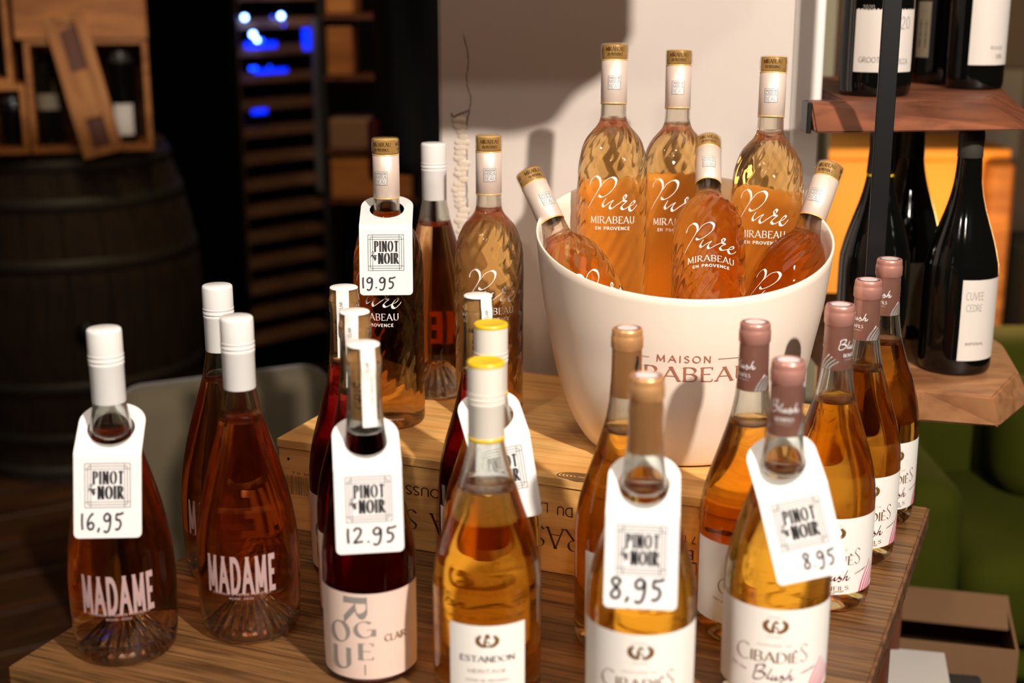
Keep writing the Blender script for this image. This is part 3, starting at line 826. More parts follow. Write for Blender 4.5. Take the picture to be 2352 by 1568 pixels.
top_bottle((.2215, 1.594, .4200), (.070, .70, .66), 4, 'shorter looking rose bottle leaning back in the front middle of the bucket')
top_bottle((.0172, 1.546, .3905), (-.39, .49, .765), 30, 'rose bottle leaning out over the left rim of the bucket')
top_bottle((.3500, 1.540, .3990), (.355, .40, .83), -22, 'rose bottle leaning out over the right rim of the bucket')

md = make_madame(); GM = 'deep rose bottles with white screw caps'
face(md, -.355, 1.186, 0, -2, label='white-capped deep rose bottle at the table corner wearing the 16,95 tag', group=GM)
o = copy_tree(md); face(o, -.248, 1.229, 0, -5, label='white-capped deep rose bottle without tag, front right of the left trio', group=GM)
o = copy_tree(md); face(o, -.292, 1.361, 0, -12, label='deep rose bottle with white screw cap behind its twin on the left of the table', group=GM)
o = copy_tree(md); face(o, -.092, 1.675 - .02, ch, 150, label='rose bottle with white screw cap on the crate between the two gold-capped bottles', group=GM)

bb = make_blush(); GB = 'amber rose bottles with pink copper capsules'
face(bb, .224, 1.098, 0, 1, 84, 'pink-capsuled amber rose bottle in the front row wearing the slanted 8.95 tag', GB)
o = copy_tree(bb); face(o, .2185, 1.226, 0, 11, 36, 'amber rose bottle with pink capsule in front of the bucket, behind the slanted price tag', GB)
o = copy_tree(bb); face(o, .3105, 1.295, 0, 10, -44, 'nearest of the three amber rose bottles along the right table edge', GB)
o = copy_tree(bb); face(o, .3645, 1.406, 0, 20, 26, 'middle of the three amber rose bottles along the right table edge', GB)
o = copy_tree(bb); face(o, .4140, 1.514, 0, 28, 30, 'farthest of the three amber rose bottles along the right table edge', GB)
gb = make_blush(True); GC = 'amber rose bottles with gold copper capsules'
face(gb, .105, 1.053, 0, 1, 0, 'amber rose bottle with gold copper capsule wearing the upright 8,95 tag', GC)
o = copy_tree(gb); face(o, .102, 1.204, 0, 32, 95, 'amber rose bottle with gold capsule behind the one tagged 8,95', GC)

rb = make_rouge(); GR = 'dark red wine bottles with white paper neck seals'
face(rb, -.126, 1.150, 0, -3, label='nearest dark red wine bottle wearing the 12.95 price tag', group=GR)
o = copy_tree(rb); face(o, -.146, 1.268, 0, -10, label='middle dark red wine bottle of the left row, behind the one priced 12.95', group=GR)
o = copy_tree(rb); face(o, -.168, 1.372, 0, -10, label='farthest dark red wine bottle of the left row, beside the crate corner', group=GR)
o = copy_tree(rb); face(o, -.033, 1.335, 0, 12, label='dark red wine bottle behind the two yellow-topped bottles', group=GR)
for o_, ang in (('red_wine_bottle', 18), ('red_wine_bottle.001', -2), ('red_wine_bottle.002', 4), ('red_wine_bottle.003', 22)):
    for c_ in bpy.data.objects[o_].children:
        if c_.name.startswith('seal_strip'): c_.rotation_euler = (0, 0, rad(ang))

eb = make_estandon(); GE = 'rose bottles with cream caps and yellow tops'
face(eb, -.021, 1.095, 0, 0, label='nearer rose bottle with cream cap and yellow top, white label in front', group=GE)
o = copy_tree(eb); face(o, -.019, 1.221, 0, 0, label='rear rose bottle with cream cap and yellow top, wearing a half hidden price tag', group=GE)

# ------------------------------------------------------------------ price tags hung on the necks
def tag_outline(w, s0, s1, rc):
    o = []
    for cx, cy, a0 in ((w / 2 - rc, s0 + rc, -90), (w / 2 - w * .42, s1 - w * .42, 0), (-w / 2 + w * .42, s1 - w * .42, 90), (-w / 2 + rc, s0 + rc, 180)):
        rr = rc if a0 in (-90, 180) else w * .42
        o += ar(cx, cy, rr, rr, a0, a0 + 90, 6 if rr == rc else 12)
    return o
def make_tag(name, loc, rz, price, label, pw=None, py=.0075, beta=30, gamma=8, roll=0, hole=.0185, w=.0575, panel=.0745, neck=.030, font_h=.0105, px=-.006, hb=.012):
    """panel hangs down in front; upper flap with the hole bends back over the neck"""
    s_fold = 0; s_hole = neck; s_top = neck + hole + hb
    cu = bpy.data.curves.new('tag', 'CURVE'); cu.dimensions = '2D'; cu.fill_mode = 'BOTH'; cu.extrude = .0002
    for pts in (tag_outline(w, -panel, s_top, .0045), ar(0, s_hole, hole, hole, 360, 0, 36)[:-1]):
        sp = cu.splines.new('POLY'); sp.points.add(len(pts) - 1); sp.use_cyclic_u = True
        for p_, (a_, b_) in zip(sp.points, pts): p_.co = (a_, b_, 0, 1)
    to = bpy.data.objects.new('tmp', cu); COL.objects.link(to)
    dg = bpy.context.evaluated_depsgraph_get(); me = bpy.data.meshes.new_from_object(to.evaluated_get(dg))
    bpy.data.objects.remove(to); bm = bmesh.new(); bm.from_mesh(me); bpy.data.meshes.remove(me)
    R = .007; ang = rad(90 - beta - gamma); bend = R * ang        # bend angle from panel to flap
    for k in range(9):
        s = -bend / 2 + bend * k / 8
        bmesh.ops.bisect_plane(bm, geom=bm.verts[:] + bm.edges[:] + bm.faces[:], plane_co=(0, s, 0), plane_no=(0, 1, 0))
    d = lambda e: Vector((0, sin(e), cos(e)))        # direction of travel up the tag, e = lean back from vertical
    e0 = -rad(gamma) * -1; e0 = rad(gamma)
    def path(s):
        e = e0; 
        if s <= -bend / 2: p = d(e0) * s; return p + d(e0) * 0, e0
        if s <= bend / 2:
            n = 12; p = d(e0) * (-bend / 2); ds = (s + bend / 2) / n
            for i in range(n):
                e = e0 + (-bend / 2 + ds * (i + .5) + bend / 2) / R; p = p + d(e) * ds
            return p, e0 + (s + bend / 2) / R
        p, e = path(bend / 2); return p + d(e0 + ang) * (s - bend / 2), e0 + ang
    hp, _ = path(s_hole)
    ro = Matrix.Rotation(rad(roll), 3, 'Y')
    def mp(u, s, off=0):
        p, e = path(s); nrm = Vector((0, -cos(e), sin(e)))
        v = p + nrm * off + Vector((u, 0, 0)) - hp
        return ro @ v
    for v in bm.verts: v.co = mp(v.co.x, v.co.y, v.co.z)
    bmesh.ops.recalc_face_normals(bm, faces=bm.faces[:])
    t = obj('price_tag', bm, 'tag_card', smooth=False, label=label, cat='price tag', group='white neck tags with prices')
    t.location = loc; t.rotation_euler = (0, 0, rz)
    f = lambda u, s: mp(u, s, .00035)
    cy = -.0285; h = .0192
    q = frame_q(-h, h, cy - h, cy + h, .00055) + frame_q(-h + .0024, h - .0024, cy - h + .0024, cy + h - .0024, .00055)
    for s in (-1, 1):
        ribbon([(s * (h - .0048), cy - h), (s * (h - .0048), cy + h)], lambda *_: .0005, q)
        ribbon([(-h, cy + s * (h - .0048)), (h, cy + s * (h - .0048))], lambda *_: .0005, q)
    obj('tag_frame', print_bm(q, f), 'black_ink', t, smooth=False)
    q = text('PINOT', .0005, cy + .0012, .0112, .0250, wt=.19, thin=.06, serif=True, sx=.5, sp=.2, stress=4) + text('NOIR', .0025, cy - .0118, .0112, .0205, wt=.21, thin=.065, serif=True, sx=.5, sp=.2, stress=4)
    for k, (a_, b_) in enumerate(((0, 0), (1.6, .2), (3.2, .2), (.8, -1.5), (2.4, -1.5), (1.5, -3), (3, -2.8), (2.2, -4.4), (-1.2, .6))):
        q += disc(-.0140 + a_ * .001, cy - .0035 + b_ * .001, .00088)
    ribbon(crspline([(-.0155, cy - .001), (-.0145, cy + .0012), (-.0128, cy), (-.0150, cy - .0028), (-.0165, cy - .005)], 5), lambda *_: .0006, q)
    obj('tag_logo', print_bm(q, f), 'black_ink', t, smooth=False)
    q = text(price, px, -panel + py, font_h, pw, wt=.15, font=HAND, sp=.16)
    obj('price', print_bm(q, f), 'marker_ink', t, smooth=False)
    return t
def tag_at(x, y, z, turn, price, label, **k):
    return make_tag('price_tag', (x, y, z), -atan2(x, y) + rad(turn), price, label, **k)
tag_at(-.355, 1.186, .2120, -9, '16,95', 'white neck tag reading 16,95 on the leftmost bottle', beta=26, gamma=12.5, roll=2, hole=.0205, font_h=.0145, pw=.036, px=-.005)
tag_at(-.138, 1.538, ch + .2440, -3, '19.95', 'white neck tag reading 19.95 on the bottle standing on the crate', beta=20, gamma=11, neck=.036, hole=.0190, font_h=.0120, pw=.036, px=-.0085)
tag_at(-.126, 1.150, .2130, 2, '12.95', 'white neck tag reading 12.95 on the nearest red wine bottle', beta=26, gamma=11.5, font_h=.0130, pw=.042, px=.001, py=.009)
tag_at(.105, 1.053, .2090, -1, '8,95', 'upright white neck tag reading 8,95 on the gold-capsuled bottle', beta=28, gamma=14, hole=.0205, font_h=.0165, pw=.042, px=-.003)
tag_at(.224, 1.098, .2120, 10, '8.95', 'slanted white neck tag reading 8.95 on the front pink-capsuled bottle', beta=28, gamma=15, roll=-14, px=.008, font_h=.0125, pw=.026, py=.009)
tag_at(-.019, 1.221, .2130, 10, '', 'white neck tag half hidden behind the yellow-topped cap', beta=26, gamma=13, hole=.0205, roll=-7)

# ------------------------------------------------------------------ right: live-edge shelf unit and dark bottles
def prism(name, top, bot, m, parent=None, smooth=False, **k):
    bm = bmesh.new(); A = [bm.verts.new(p) for p in top]; B = [bm.verts.new(p) for p in bot]; n = len(A)
    bm.faces.new(A); bm.faces.new(list(reversed(B)))
    for i in range(n): bm.faces.new((A[i], B[i], B[(i + 1) % n], A[(i + 1) % n]))
    bmesh.ops.recalc_face_normals(bm, faces=bm.faces[:])
    bmesh.ops.bevel(bm, geom=[e for e in bm.edges], offset=.0025, segments=2, affect='EDGES')
    return obj(name, bm, m, parent, smooth=smooth, **k)
sh = empty('shelf_unit', 'live-edge wooden shelf unit on black steel posts, dark wine bottles on two boards', 'shelf', (.45, 1.75, FL))
def rel(pts): return [(x - .45, y - 1.75, z - FL) for x, y, z in pts]
zt, zb = .454, .422
prism('upper_shelf', rel([(.352, 1.676, zt), (.575, 1.729, zt), (.640, 1.86, zt), (.70, 2.08, zt), (.41, 2.12, zt), (.40, 1.715, zt), (.352, 1.715, zt)]),
      rel([(.352, 1.640, zb), (.595, 1.640, zb + .004), (.655, 1.76, zb), (.71, 2.08, zb), (.41, 2.12, zb), (.40, 1.715, zb), (.352, 1.712, zb)]), 'walnut_plank', sh)
zt, zb = .126, .088
prism('lower_shelf', rel([(.385, 1.582, zt), (.483, 1.590, zt), (.558, 1.562, zt), (.625, 1.672, zt), (.650, 1.80, zt), (.64, 2.10, zt), (.41, 2.12, zt), (.41, 1.72, zt), (.385, 1.71, zt)]),
      rel([(.385, 1.578, zb), (.483, 1.588, zb), (.570, 1.566, zb), (.645, 1.672, zb), (.655, 1.82, zb), (.64, 2.10, zb), (.41, 2.12, zb), (.41, 1.72, zb), (.385, 1.71, zb)]), 'walnut_face', sh)
o = obj('post', box_bm(-.0100, .0100, -.004, .004, 0, 1.6, .0008), 'black_metal', sh, smooth=False, loc=(.4130 - .45, 1.570 - 1.75, 0), rot=(0, 0, rad(-8)))
obj('post', box_bm(-.0115, .0115, -.004, .004, 0, 1.6, .0008), 'black_metal', sh, smooth=False, loc=(.588 - .45, 2.06 + .07 - 1.75, 0))
obj('bracket', box_bm(-.004, .002, -.004, .03, 0, .036, .001), 'black_metal', sh, smooth=False, loc=(.349 - .45, 1.662 - 1.75, .4195 - FL))
obj('support_board', box_bm(-.014, .014, -.012, .012, 0, .835, .001), 'red_brown_wood', sh, smooth=False, loc=(.520 - .45, 1.78 - 1.75, 0))

def dark_bottle(name, label, tab, H, x, y, z, turn=0, capm='dark_capsule', lab=None, labm='shop_label', txt=(), capz=None, group='dark wine bottles on the wooden shelves', extra=None):
    t = empty(name, label, 'bottle', (x, y, z), -atan2(x, y) + rad(turn), group)
    pf = [(0, .001), (tab[0][1] * .9, 0)] + crspline([(r_, z_) for z_, r_ in tab], 4) + [(0, H)]
    obj('glass_body', lathe(pf, 56), 'dark_glass', t)
    cz = capz or H - .055
    rf = lambda z_: interp(tab, z_)
    obj('capsule', lathe([(rf(cz) + .0002, cz), (rf(cz) + .0006, cz + .0005), (rf(H - .022) + .0006, H - .022), (.0152, H - .018), (.0156, H - .010), (.0150, H - .004), (.0138, H + .0004), (0, H + .0006)], 40), capm, t)
    if lab:
        u0, u1, z0, z1 = lab
        l_ = obj('label', wrap_sheet(rf, u0, u1, z0, z1, .0004, 24, 3), labm, t)
        for (s, u, zz, h, w, kw) in txt: obj('label_word', print_bm(text(s, u, zz, h, w, **kw), on_round(rf, .0007)), 'light_grey_ink', l_)
        if extra:
            obj('barcode', print_bm(extra, on_round(rf, .0007)), 'black_ink', l_)
    return t
BUR = [(0, .0400), (.006, .0432), (.03, .0440), (.12, .0440), (.14, .0415), (.16, .0365), (.18, .0300), (.2, .0235), (.22, .0185), (.24, .0156), (.27, .0142), (.294, .0140)]
BOR = [(0, .0340), (.006, .0362), (.03, .0368), (.19, .0370), (.205, .0345), (.218, .028), (.228, .0200), (.24, .0155), (.28, .0140), (.298, .0140)]
S_ = dict(wt=.13)
dark_bottle('wine_bottle', 'dark bottle with white right-hand label on the lower shelf, rightmost', BUR, .296, .550, 1.690, .1262, 52, 'grey_capsule', (-.036, .036, .020, .120), 'shop_label', txt=(('CUVEE', -.020, .096, .009, .022, dict(wt=.08)), ('CEDRE', -.020, .082, .008, .020, dict(wt=.08)), ('IMPERIAL', -.016, .040, .003, .024, S_)), capz=.262)
dark_bottle('wine_bottle', 'dark bottle on the lower shelf behind the steel post, small yellow neck band', BUR, .290, .458, 1.745, .1262, 0, 'dark_capsule')
o = bpy.data.objects['wine_bottle.001']
obj('neck_band', lathe([(.0160, .222), (.0170, .223), (.0163, .236), (.0155, .2365)], 32), 'yellow_cap', o, label='small yellow neck band')
dark_bottle('wine_bottle', 'dark bottle with dim grey label at the back of the lower shelf', BUR, .294, .531, 1.868, .1262, 4, 'dark_capsule', (-.034, .034, .02, .105), 'dim_label', txt=(('M', .0, .05, .008, None, S_),))
dark_bottle('wine_bottle', 'dark bottle on the upper shelf behind the steel post, wide white label', BUR, .294, .455, 1.790, .4542, 2, 'dark_capsule', (-.030, .052, .030, .135), 'shop_label', txt=(('2020', -.014, .105, .005, .014, S_), ('GROOTE', -.008, .042, .006, .030, S_), ('DE ROCCA', .026, .040, .006, .030, S_), ('20', .034, .082, .014, .014, dict(wt=.08))))
q = []; r = random.Random(5); z_ = .050
while z_ < .085:
    w = r.choice((.0005, .0009, .0013)); ribbon([(-.0075, z_), (.0045, z_)], lambda *_: w, q); z_ += w + r.choice((.0006, .0012))
dark_bottle('wine_bottle', 'dark bottle at the back of the upper shelf showing a barcode label', BUR, .294, .596, 1.985, .4542, -36, 'dark_capsule', (-.0125, .009, .036, .140), 'dim_label', txt=(('PRODUCT', -.002, .130, .003, .014, S_), ('OF FRANCE', -.002, .122, .003, .014, S_), ('CONTAINS', -.002, .098, .003, .014, S_)), extra=q)
dark_bottle('wine_bottle', 'dark straight-sided bottle on the upper shelf with white label, rightmost', BOR, .300, .612, 1.890, .4542, 48, 'dark_capsule', (-.040, .036, .032, .145), 'shop_label', txt=(('THE TERRE', -.008, .128, .0035, .024, S_), ('ROUGE', -.004, .052, .004, .018, S_), ('VIN', .000, .040, .006, .010, S_)))

# ------------------------------------------------------------------ right background: counter, green chair, boxes
ct = empty('counter', 'orange glowing wooden counter blurred behind the lower shelf', 'counter', (.95, 3.1, FL))
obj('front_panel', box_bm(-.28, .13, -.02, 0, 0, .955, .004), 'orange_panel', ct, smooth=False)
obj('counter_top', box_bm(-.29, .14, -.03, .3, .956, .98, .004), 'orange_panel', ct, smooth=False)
obj('side_post', box_bm(.08, .14, -.07, -.031, 0, .955, .01), 'crate_amber', ct, smooth=False)
obj('side_panel', box_bm(-.28, -.26, .002, .28, 0, .905, .003), 'crate_amber', ct, smooth=False)
pic = empty('wall_picture', 'pale blurred sheet on the wall above the orange counter', 'picture', (1.22, 3.545, .25))
obj('sheet', box_bm(-.06, .05, -.006, .0, -.1, .12), 'white_card', pic, smooth=False)
gbx = plain('storage_box', 1.12, 1.5, 2.9, 3.2, FL, .03, 'charcoal_cloth', .02)
P(gbx, label='dark box standing right of the orange counter', category='box')

ac = empty('armchair', 'olive green upholstered armchair at the lower right behind the table', 'armchair', (.95, 2.25, FL))
def soft(name, x0, x1, y0, y1, z0, z1, m, par, bev=.04, **k):
    return obj(name, box_bm(x0, x1, y0, y1, z0, z1, bev, 5), m, par, **k)
soft('backrest', -.36, .55, .22, .42, .25, .70, 'green_cloth', ac, .07)
soft('seat_cushion', -.24, .50, -.22, .25, .30, .46, 'green_cloth', ac, .05)
soft('seat_base', -.32, .55, -.22, .24, .08, .30, 'green_cloth', ac, .03)
soft('armrest', -.38, -.25, -.25, .30, .10, .60, 'green_cloth', ac, .05)
soft('armrest', .48, .62, -.25, .30, .10, .60, 'green_cloth', ac, .05)
soft('back_pillow', -.10, .42, .05, .22, .44, .66, 'green_cloth', ac, .07)
for x in (-.3, .5):
    for y in (-.18, .36): obj('leg', lathe([(0, 0), (.015, 0), (.022, .08), (0, .081)], 16), 'red_brown_wood', ac, loc=(x, y, 0))

bx = empty('cardboard_box', 'open brown cardboard box beside the table at lower right', 'box', (.60, 1.90, FL), rad(-14))
h = .44
for a_ in ((-.13, .13, -.09, -.086), (-.13, .13, .086, .09), (-.13, -.126, -.0855, .0855), (.126, .13, -.0855, .0855)):
    obj('side_panel', box_bm(*a_, .004, h), 'cardboard', bx, smooth=False)
obj('bottom_panel', box_bm(-.13, .13, -.09, .09, 0, .0035), 'cardboard', bx, smooth=False)
obj('flap', box_bm(-.13, .13, 0, .09, 0, .003), 'cardboard', bx, smooth=False, loc=(0, -.005, h - .010), rot=(rad(8), 0, 0))
wb = plain('paper_stack', -.045, .045, -.07, .07, 0, .03, 'white_card', .001)
wb.location = (.535, 1.700, -.33); wb.rotation_euler = (0, 0, rad(-12))
P(wb, label='white stack of cards on a low stool beside the table leg', category='paper')
st = empty('low_stool', 'dark low stool under the white card stack', 'stool', (.60, 1.68, FL), rad(-10))
obj('stool_seat', box_bm(-.13, .03, -.08, .08, .39, .4195, .004), 'charcoal_cloth', st, smooth=False)
for x in (-.11, .01):
    for y in (-.06, .06): obj('leg', box_bm(x - .01, x + .01, y - .01, y + .01, 0, .3895), 'charcoal_cloth', st, smooth=False)
bg = empty('carry_bag', 'dark grey bag with a pale edge in the bottom right corner', 'bag', (.745, 1.665, FL), rad(-14))
bm = bmesh.new()
A = [bm.verts.new(p) for p in ((-.07, -.09, 0), (.22, -.09, 0), (.22, .09, 0), (-.07, .09, 0))]
B = [bm.verts.new(p) for p in ((-.01, -.06, .52), (.22, -.06, .58), (.22, .07, .58), (.03, .07, .56))]
bm.faces.new(list(reversed(A))); bm.faces.new(B)
for i in range(4): bm.faces.new((A[i], A[(i + 1) % 4], B[(i + 1) % 4], B[i]))
bmesh.ops.bevel(bm, geom=bm.edges[:], offset=.012, segments=3, affect='EDGES')
obj('bag_body', bm, 'charcoal_cloth', bg)
bm = bmesh.new(); q0 = Vector((-.078, -.094, .0)); q1 = Vector((-.022, -.066, .50))
box_bm(-.006, .006, -.004, .004, 0, (q1 - q0).length, .001, bm=bm)
obj('edge_piping', bm, 'olive_trim', bg, smooth=False, loc=q0, rot=(q1 - q0).to_track_quat('Z', 'Y').to_euler())

# ------------------------------------------------------------------ left background: barrel, crates, cooler, shelf, coat, chair
brl = empty('barrel', 'old oak wine barrel in shadow at the left with metal hoops', 'barrel', (-1.25, 3.9, FL))
BH = .905
def br(z): t = (z / BH - .5) * 2; return .365 - .085 * t * t
ns = 22
sm = None
for i in range(ns):
    a0 = 2 * pi * i / ns
    if sm is None:
        bm = bmesh.new(); W_ = 2 * pi / ns * .97; rows = []
        for k in range(9):
            z = BH * k / 8; R0 = br(z)
            rows.append([bm.verts.new((R0 * cos(t_), R0 * sin(t_), z)) for t_ in (-W_ / 2, 0, W_ / 2)] + [bm.verts.new(((R0 - .022) * cos(t_), (R0 - .022) * sin(t_), z)) for t_ in (W_ / 2, -W_ / 2)])
        for A, B in zip(rows, rows[1:]):
            for k in range(5): bm.faces.new((A[k], A[(k + 1) % 5], B[(k + 1) % 5], B[k]))
        bm.faces.new(list(reversed(rows[0]))); bm.faces.new(rows[-1])
        sm = obj('stave', bm, 'stave_oak', brl, smooth=False); o = sm
    else:
        o = sm.copy(); COL.objects.link(o)
    o.rotation_euler = (0, 0, a0)
for z in (.02, .12, .27, .60, .755, .855):
    obj('hoop', lathe([(br(z) + .0005, z), (br(z) + .0035, z + .001), (br(z + .035) + .0035, z + .034), (br(z + .035) + .0005, z + .035)], 64), 'hoop_metal', brl)
obj('head', lathe([(0, BH - .03), (.262, BH - .03), (.262, BH - .01), (0, BH - .01)], 48), 'stave_oak', brl, smooth=False)
obj('bung', lathe([(0, 0), (.03, 0), (.03, .012), (0, .012)], 20), 'black_metal', brl, loc=(.14, -.335, .44), rot=(rad(90), 0, rad(22)))

BT = FL + BH
def open_crate(name, label, x0, x1, y0, y1, z0, z1, m='crate_amber', group='wooden wine crates stacked on the barrel', th=.014):
    t = empty(name, label, 'crate', ((x0 + x1) / 2, (y0 + y1) / 2, z0), 0, group)
    w, d, hh = (x1 - x0) / 2, (y1 - y0) / 2, z1 - z0
    for nm, b in (('side_board', (-w, -w + th, -d, d, 0, hh)), ('side_board', (w - th, w, -d, d, 0, hh)), ('top_board', (-w + th, w - th, -d, d, hh - th, hh)), ('bottom_board', (-w + th, w - th, -d, d, 0, th)), ('back_board', (-w + th, w - th, d - .01, d, th, hh - th))):
        obj(nm, box_bm(*b, .001), m, t, smooth=False)
    return t
CA = rad(15); CC = Vector((-.930, 3.66))     # right front corner of the stack and its turn
def cpos(u, v): return (CC.x + u * cos(CA) - v * sin(CA), CC.y + u * sin(CA) + v * cos(CA))
def placed_crate(label, u0, u1, z0, z1):
    w = (u1 - u0) / 2; t = open_crate('wine_crate', label, -w, w, -.15, .15, z0, z1)
    x, y = cpos((u0 + u1) / 2, .15); t.location = (x, y, z0); t.rotation_euler = (0, 0, CA); return t
placed_crate('upright open crate on the barrel holding bottles behind the leaning lid', -.300, 0, BT + .001, .440)
x, y = cpos(-.153, .15)
c2 = empty('wine_crate', 'closed amber crate on top of the open one, seen from its plain side', 'crate', (x, y, .441), CA, 'wooden wine crates stacked on the barrel')
for nm, b in (('front_board', (-.165, .155, -.16, -.148, 0, .2)), ('back_board', (-.165, .155, .148, .16, 0, .2)), ('side_board', (-.165, -.153, -.147, .147, 0, .2)), ('side_board', (.143, .155, -.147, .147, 0, .2)), ('lid', (-.165, .155, -.16, .16, .2005, .212))):
    obj(nm, box_bm(*b, .001), 'crate_amber', c2, smooth=False)
placed_crate('low open crate at the far left edge holding dark bottles', -.62, -.305, BT + .001, .330)
placed_crate('upper open crate at the far left edge with one bottle', -.62, -.330, .331, .640)
ld = empty('crate_lid', 'slatted wooden crate lid leaning against the crates on the barrel', 'lid', (-1.030, 3.560, BT + .002), 0)
ld.rotation_euler = (rad(-9), rad(-13), rad(12))
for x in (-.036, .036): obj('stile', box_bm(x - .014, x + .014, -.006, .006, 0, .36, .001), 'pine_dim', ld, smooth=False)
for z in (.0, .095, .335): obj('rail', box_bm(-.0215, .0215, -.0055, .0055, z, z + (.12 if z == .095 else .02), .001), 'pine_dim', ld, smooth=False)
obj('back_panel', box_bm(-.048, .048, .0065, .010, .002, .358), 'red_brown_wood', ld, smooth=False)
D_ = 'dark bottles in the crates on the barrel'
def crate_bottle(label, tab, H, u, z, *a, **k):
    x, y = cpos(u, .09); return dark_bottle('wine_bottle', label, tab, H, x, y, z, 0, *a, group=D_, **k)
t = crate_bottle('dark bottle with red and yellow neck foil in the open crate on the barrel', BOR, .262, -.255, BT + .016, 'red_capsule', (-.03, .03, .09, .13), 'dim_label', capz=.235)
obj('neck_band', lathe([(.0146, .205), (.0150, .206), (.0148, .234), (.0144, .235)], 24), 'yellow_capsule', t, label='yellow foil band')
crate_bottle('dark bottle with pale label right of the leaning lid', BOR, .262, -.070, BT + .016, 'grey_capsule', (-.026, .026, .02, .10), 'shop_label')
tb_ = [(z_ * .5, r_) for z_, r_ in BOR]
crate_bottle('short dark bottle with grey cap in the low crate at the left edge', tb_, .150, -.345, BT + .016, 'grey_capsule')
crate_bottle('dark bottle in the upper crate at the left edge', BOR, .262, -.375, .346, 'grey_capsule')

# wine cooler
cl = empty('wine_cooler', 'black glass-door wine cooler with blue lamps and wooden racks', 'wine cooler', (-.925, 4.90, FL), rad(46))
CW, CDp, CHh = .215, .22, 1.75
for nm, b in (('side_wall', (-CW, -CW + .02, -CDp, CDp, 0, CHh)), ('side_wall', (CW - .02, CW, -CDp, CDp, 0, CHh)), ('back_wall', (-CW + .02, CW - .02, CDp - .02, CDp, 0, CHh)), ('top_wall', (-CW + .02, CW - .02, -CDp, CDp - .02, CHh - .02, CHh)), ('bottom_wall', (-CW + .02, CW - .02, -CDp, CDp - .02, 0, .06))):
    obj(nm, box_bm(*b), 'cooler_frame', cl, smooth=False)
for k in range(18):
    z = .12 + k * .088
    obj('rack', box_bm(-CW + .022, CW - .055, -CDp + .005, CDp - .022, z, z + .030, .001), 'cooler_slat', cl, smooth=False)
dr = obj('door_frame', box_bm(-CW - .001, -CW + .026, -CDp - .03, -CDp - .002, 0, CHh, .001), 'cooler_frame', cl, smooth=False)
obj('door_frame', box_bm(CW - .034, CW + .004, -CDp - .03, -CDp - .002, 0, CHh, .001), 'cooler_frame', cl, smooth=False)
obj('inner_trim', box_bm(-CW + .027, -CW + .040, -CDp - .02, -CDp - .002, .3, CHh, .001), 'cooler_trim', cl, smooth=False)
obj('steel_channel', box_bm(CW - .090, CW - .036, -CDp - .02, -CDp - .004, .62, 1.20, .002), 'cooler_steel', cl, smooth=False)
for x0_, x1_, z0_, z1_ in ((-.135, -.010, 1.112, 1.132), (-.10, .03, 1.030, 1.044), (-.12, -.06, .900, .916), (.10, .13, 1.10, 1.17)):
    obj('light_strip', box_bm(x0_, x1_, -CDp + .004, -CDp + .010, z0_, z1_, .001), 'blue_glow_strip', cl, smooth=False)
for x, z, s_, m_ in ((-.145, 1.212, 1, 'blue_white_led'), (.0, 1.214, 1, 'blue_white_led'), (-.115, 1.158, 1.05, 'blue_white_led'), (-.100, 1.140, .8, 'blue_white_led'), (-.082, 1.138, .7, 'blue_led'), (-.128, 1.050, .7, 'blue_led'), (-.112, 1.050, .7, 'blue_led'), (-.055, 1.052, .4, 'blue_led'), (-.205, 1.155, .5, 'blue_led'), (.165, 1.155, .4, 'blue_led'), (-.035, 1.212, .35, 'blue_led'), (.01, 1.185, .35, 'blue_led')):
    bm = bmesh.new(); bmesh.ops.create_icosphere(bm, subdivisions=2, radius=.0085 * s_)
    obj('lamp', bm, m_, cl, loc=(x, -CDp - .012, z))
for k in range(1, 8):
    obj('cooled_bottle', lathe([(0, 0), (.034, 0), (.036, .004), (.036, .03), (0, .031)], 20), 'dark_glass', cl, loc=(-.02, -CDp + .04, .122 + .024 + k * .088 + .33), rot=(rad(90), 0, 0)) if False else None
# wall shelf with boxes
ws = empty('wall_shelf', 'dark shelf rack with orange lit boxes between the cooler and the coat', 'shelf', (-.395, 4.1, FL))
for x in (-.135, .135): obj('upright', box_bm(x - .008, x + .008, -.12, .12, 0, 1.7), 'black_interior', ws, smooth=False)
for z in (.715, .858, 1.062, 1.228, 1.52): obj('board', box_bm(-.126, .126, -.12, .12, z, z + .010), 'red_brown_wood', ws, smooth=False)
def wbx(lbl, x0, x1, z0, z1, m='crate_amber'):
    t = obj('wooden_box', box_bm(x0, x1, 3.99, 4.2, z0, z1, .004), m, smooth=False)
    P(t, label=lbl, category='box', group='wooden boxes on the dark wall shelf')
wbx('orange wooden box at the height of the blue lamps', -.516, -.445, FL + 1.073, FL + 1.205)
wbx('orange wooden box at the top edge of the picture left of the coat', -.516, -.440, FL + 1.239, FL + 1.36)
wbx('olive brown box on the lower shelf left of the coat', -.516, -.372, FL + .869, FL + .952, 'cardboard')
wbx('amber box on the lowest board behind the tagged bottle', -.516, -.285, FL + .726, FL + .845)

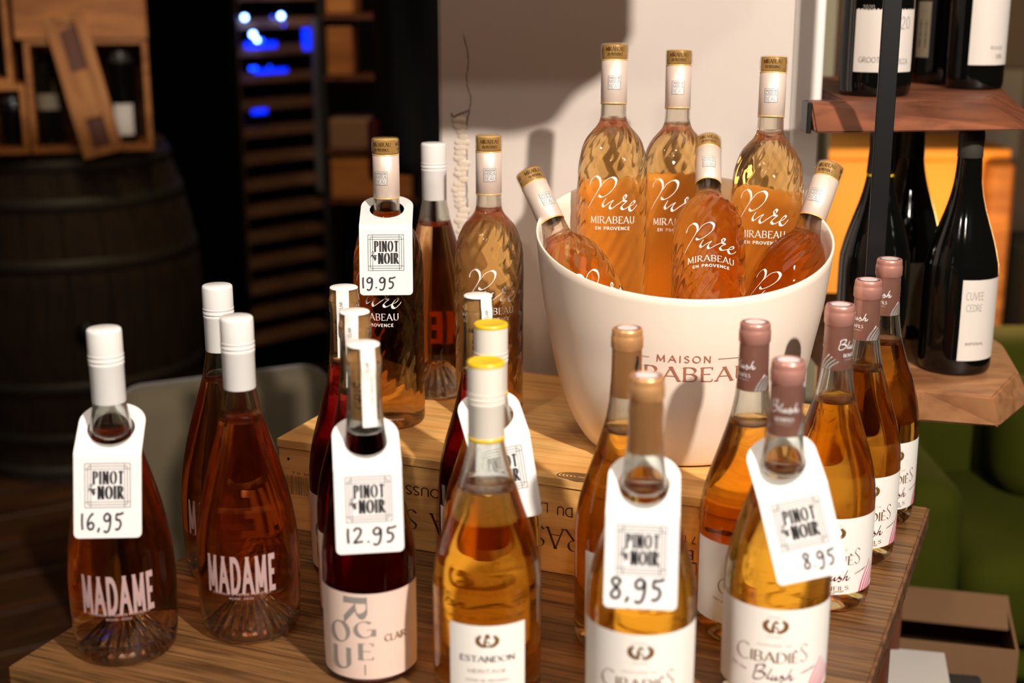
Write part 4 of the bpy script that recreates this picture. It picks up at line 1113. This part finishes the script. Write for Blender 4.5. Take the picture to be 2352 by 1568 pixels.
# dark coat hanging next to the pillar
ctb = empty('hanging_coat', 'black coat hanging in the dark beside the white pillar', 'coat', (-.165, 2.95, FL))
bm = bmesh.new(); nu, nz = 40, 24; rows = []
for j in range(nz + 1):
    z = .95 + .85 * j / nz; row = []
    hw = .112 + .012 * (1 - j / nz)
    for i in range(nu):
        a_ = 2 * pi * i / nu
        f_ = 1 + .10 * sin(5 * a_ + z * 4) + .05 * sin(11 * a_ - z * 9)
        row.append(bm.verts.new((hw * cos(a_) * (1 + .02 * sin(z * 20)), .07 * sin(a_) * f_ - .012 * sin(6 * a_ + 8 * z), z)))
    rows.append(row)
for A, B in zip(rows, rows[1:]):
    for i in range(nu): bm.faces.new((A[i], A[(i + 1) % nu], B[(i + 1) % nu], B[i]))
bm.faces.new(rows[-1]); bm.faces.new(list(reversed(rows[0])))
obj('coat_body', bm, 'coat_cloth', ctb)
bm = bmesh.new(); box_bm(-.135, -.108, -.03, .02, .93, 1.06, .012, 3, bm)
obj('coat_lining', bm, 'coat_lining', ctb, label='dark red lining edge')
obj('hanger', lathe([(0, 1.80), (.006, 1.80), (.006, 1.9), (0, 1.9)], 10), 'black_metal', ctb)

# grey chair behind the bottles
gc = empty('upholstered_chair', 'grey velour chair with rounded back behind the left bottles', 'chair', (-.505, 2.385, FL), rad(26))
soft('backrest', -.19, .19, -.05, .05, .25, .665, 'grey_velour', gc, .045)
soft('seat', -.19, .19, .055, .40, .25, .42, 'grey_velour', gc, .03)
for x in (-.15, .15):
    for y in (-.02, .36): obj('leg', lathe([(0, 0), (.012, 0), (.018, .252), (0, .253)], 12), 'black_metal', gc, loc=(x, y, 0))

# unseen board, added and cut to cast the large shadow on the pillar
hs = empty('shadow_board', 'added wooden board out of view above the crate, shaped to shade the pillar', 'shadow board', (0, 1.40, .64))
bm = bmesh.new()
oc = crspline([(.2705, .105), (.2700, .090), (.2533, .066), (.2221, .044), (.2050, .022), (.1918, .012), (.1549, .004), (.13, .006)], 4) + [(-.34, .006), (-.34, .40), (.2705, .40)]
A = [bm.verts.new((x, -.012, z)) for x, z in oc]; B = [bm.verts.new((x, .012, z)) for x, z in oc]
bm.faces.new(A); bm.faces.new(list(reversed(B)))
for i in range(len(A)): bm.faces.new((A[i], B[i], B[(i + 1) % len(A)], A[(i + 1) % len(A)]))
bmesh.ops.recalc_face_normals(bm, faces=bm.faces[:])
obj('board', bm, 'crate_amber', hs, smooth=False)
for x in (-.28, .20): obj('chain', lathe([(0, .4), (.003, .4), (.003, 1.6), (0, 1.6)], 8), 'black_metal', hs, loc=(x, 0, 0))
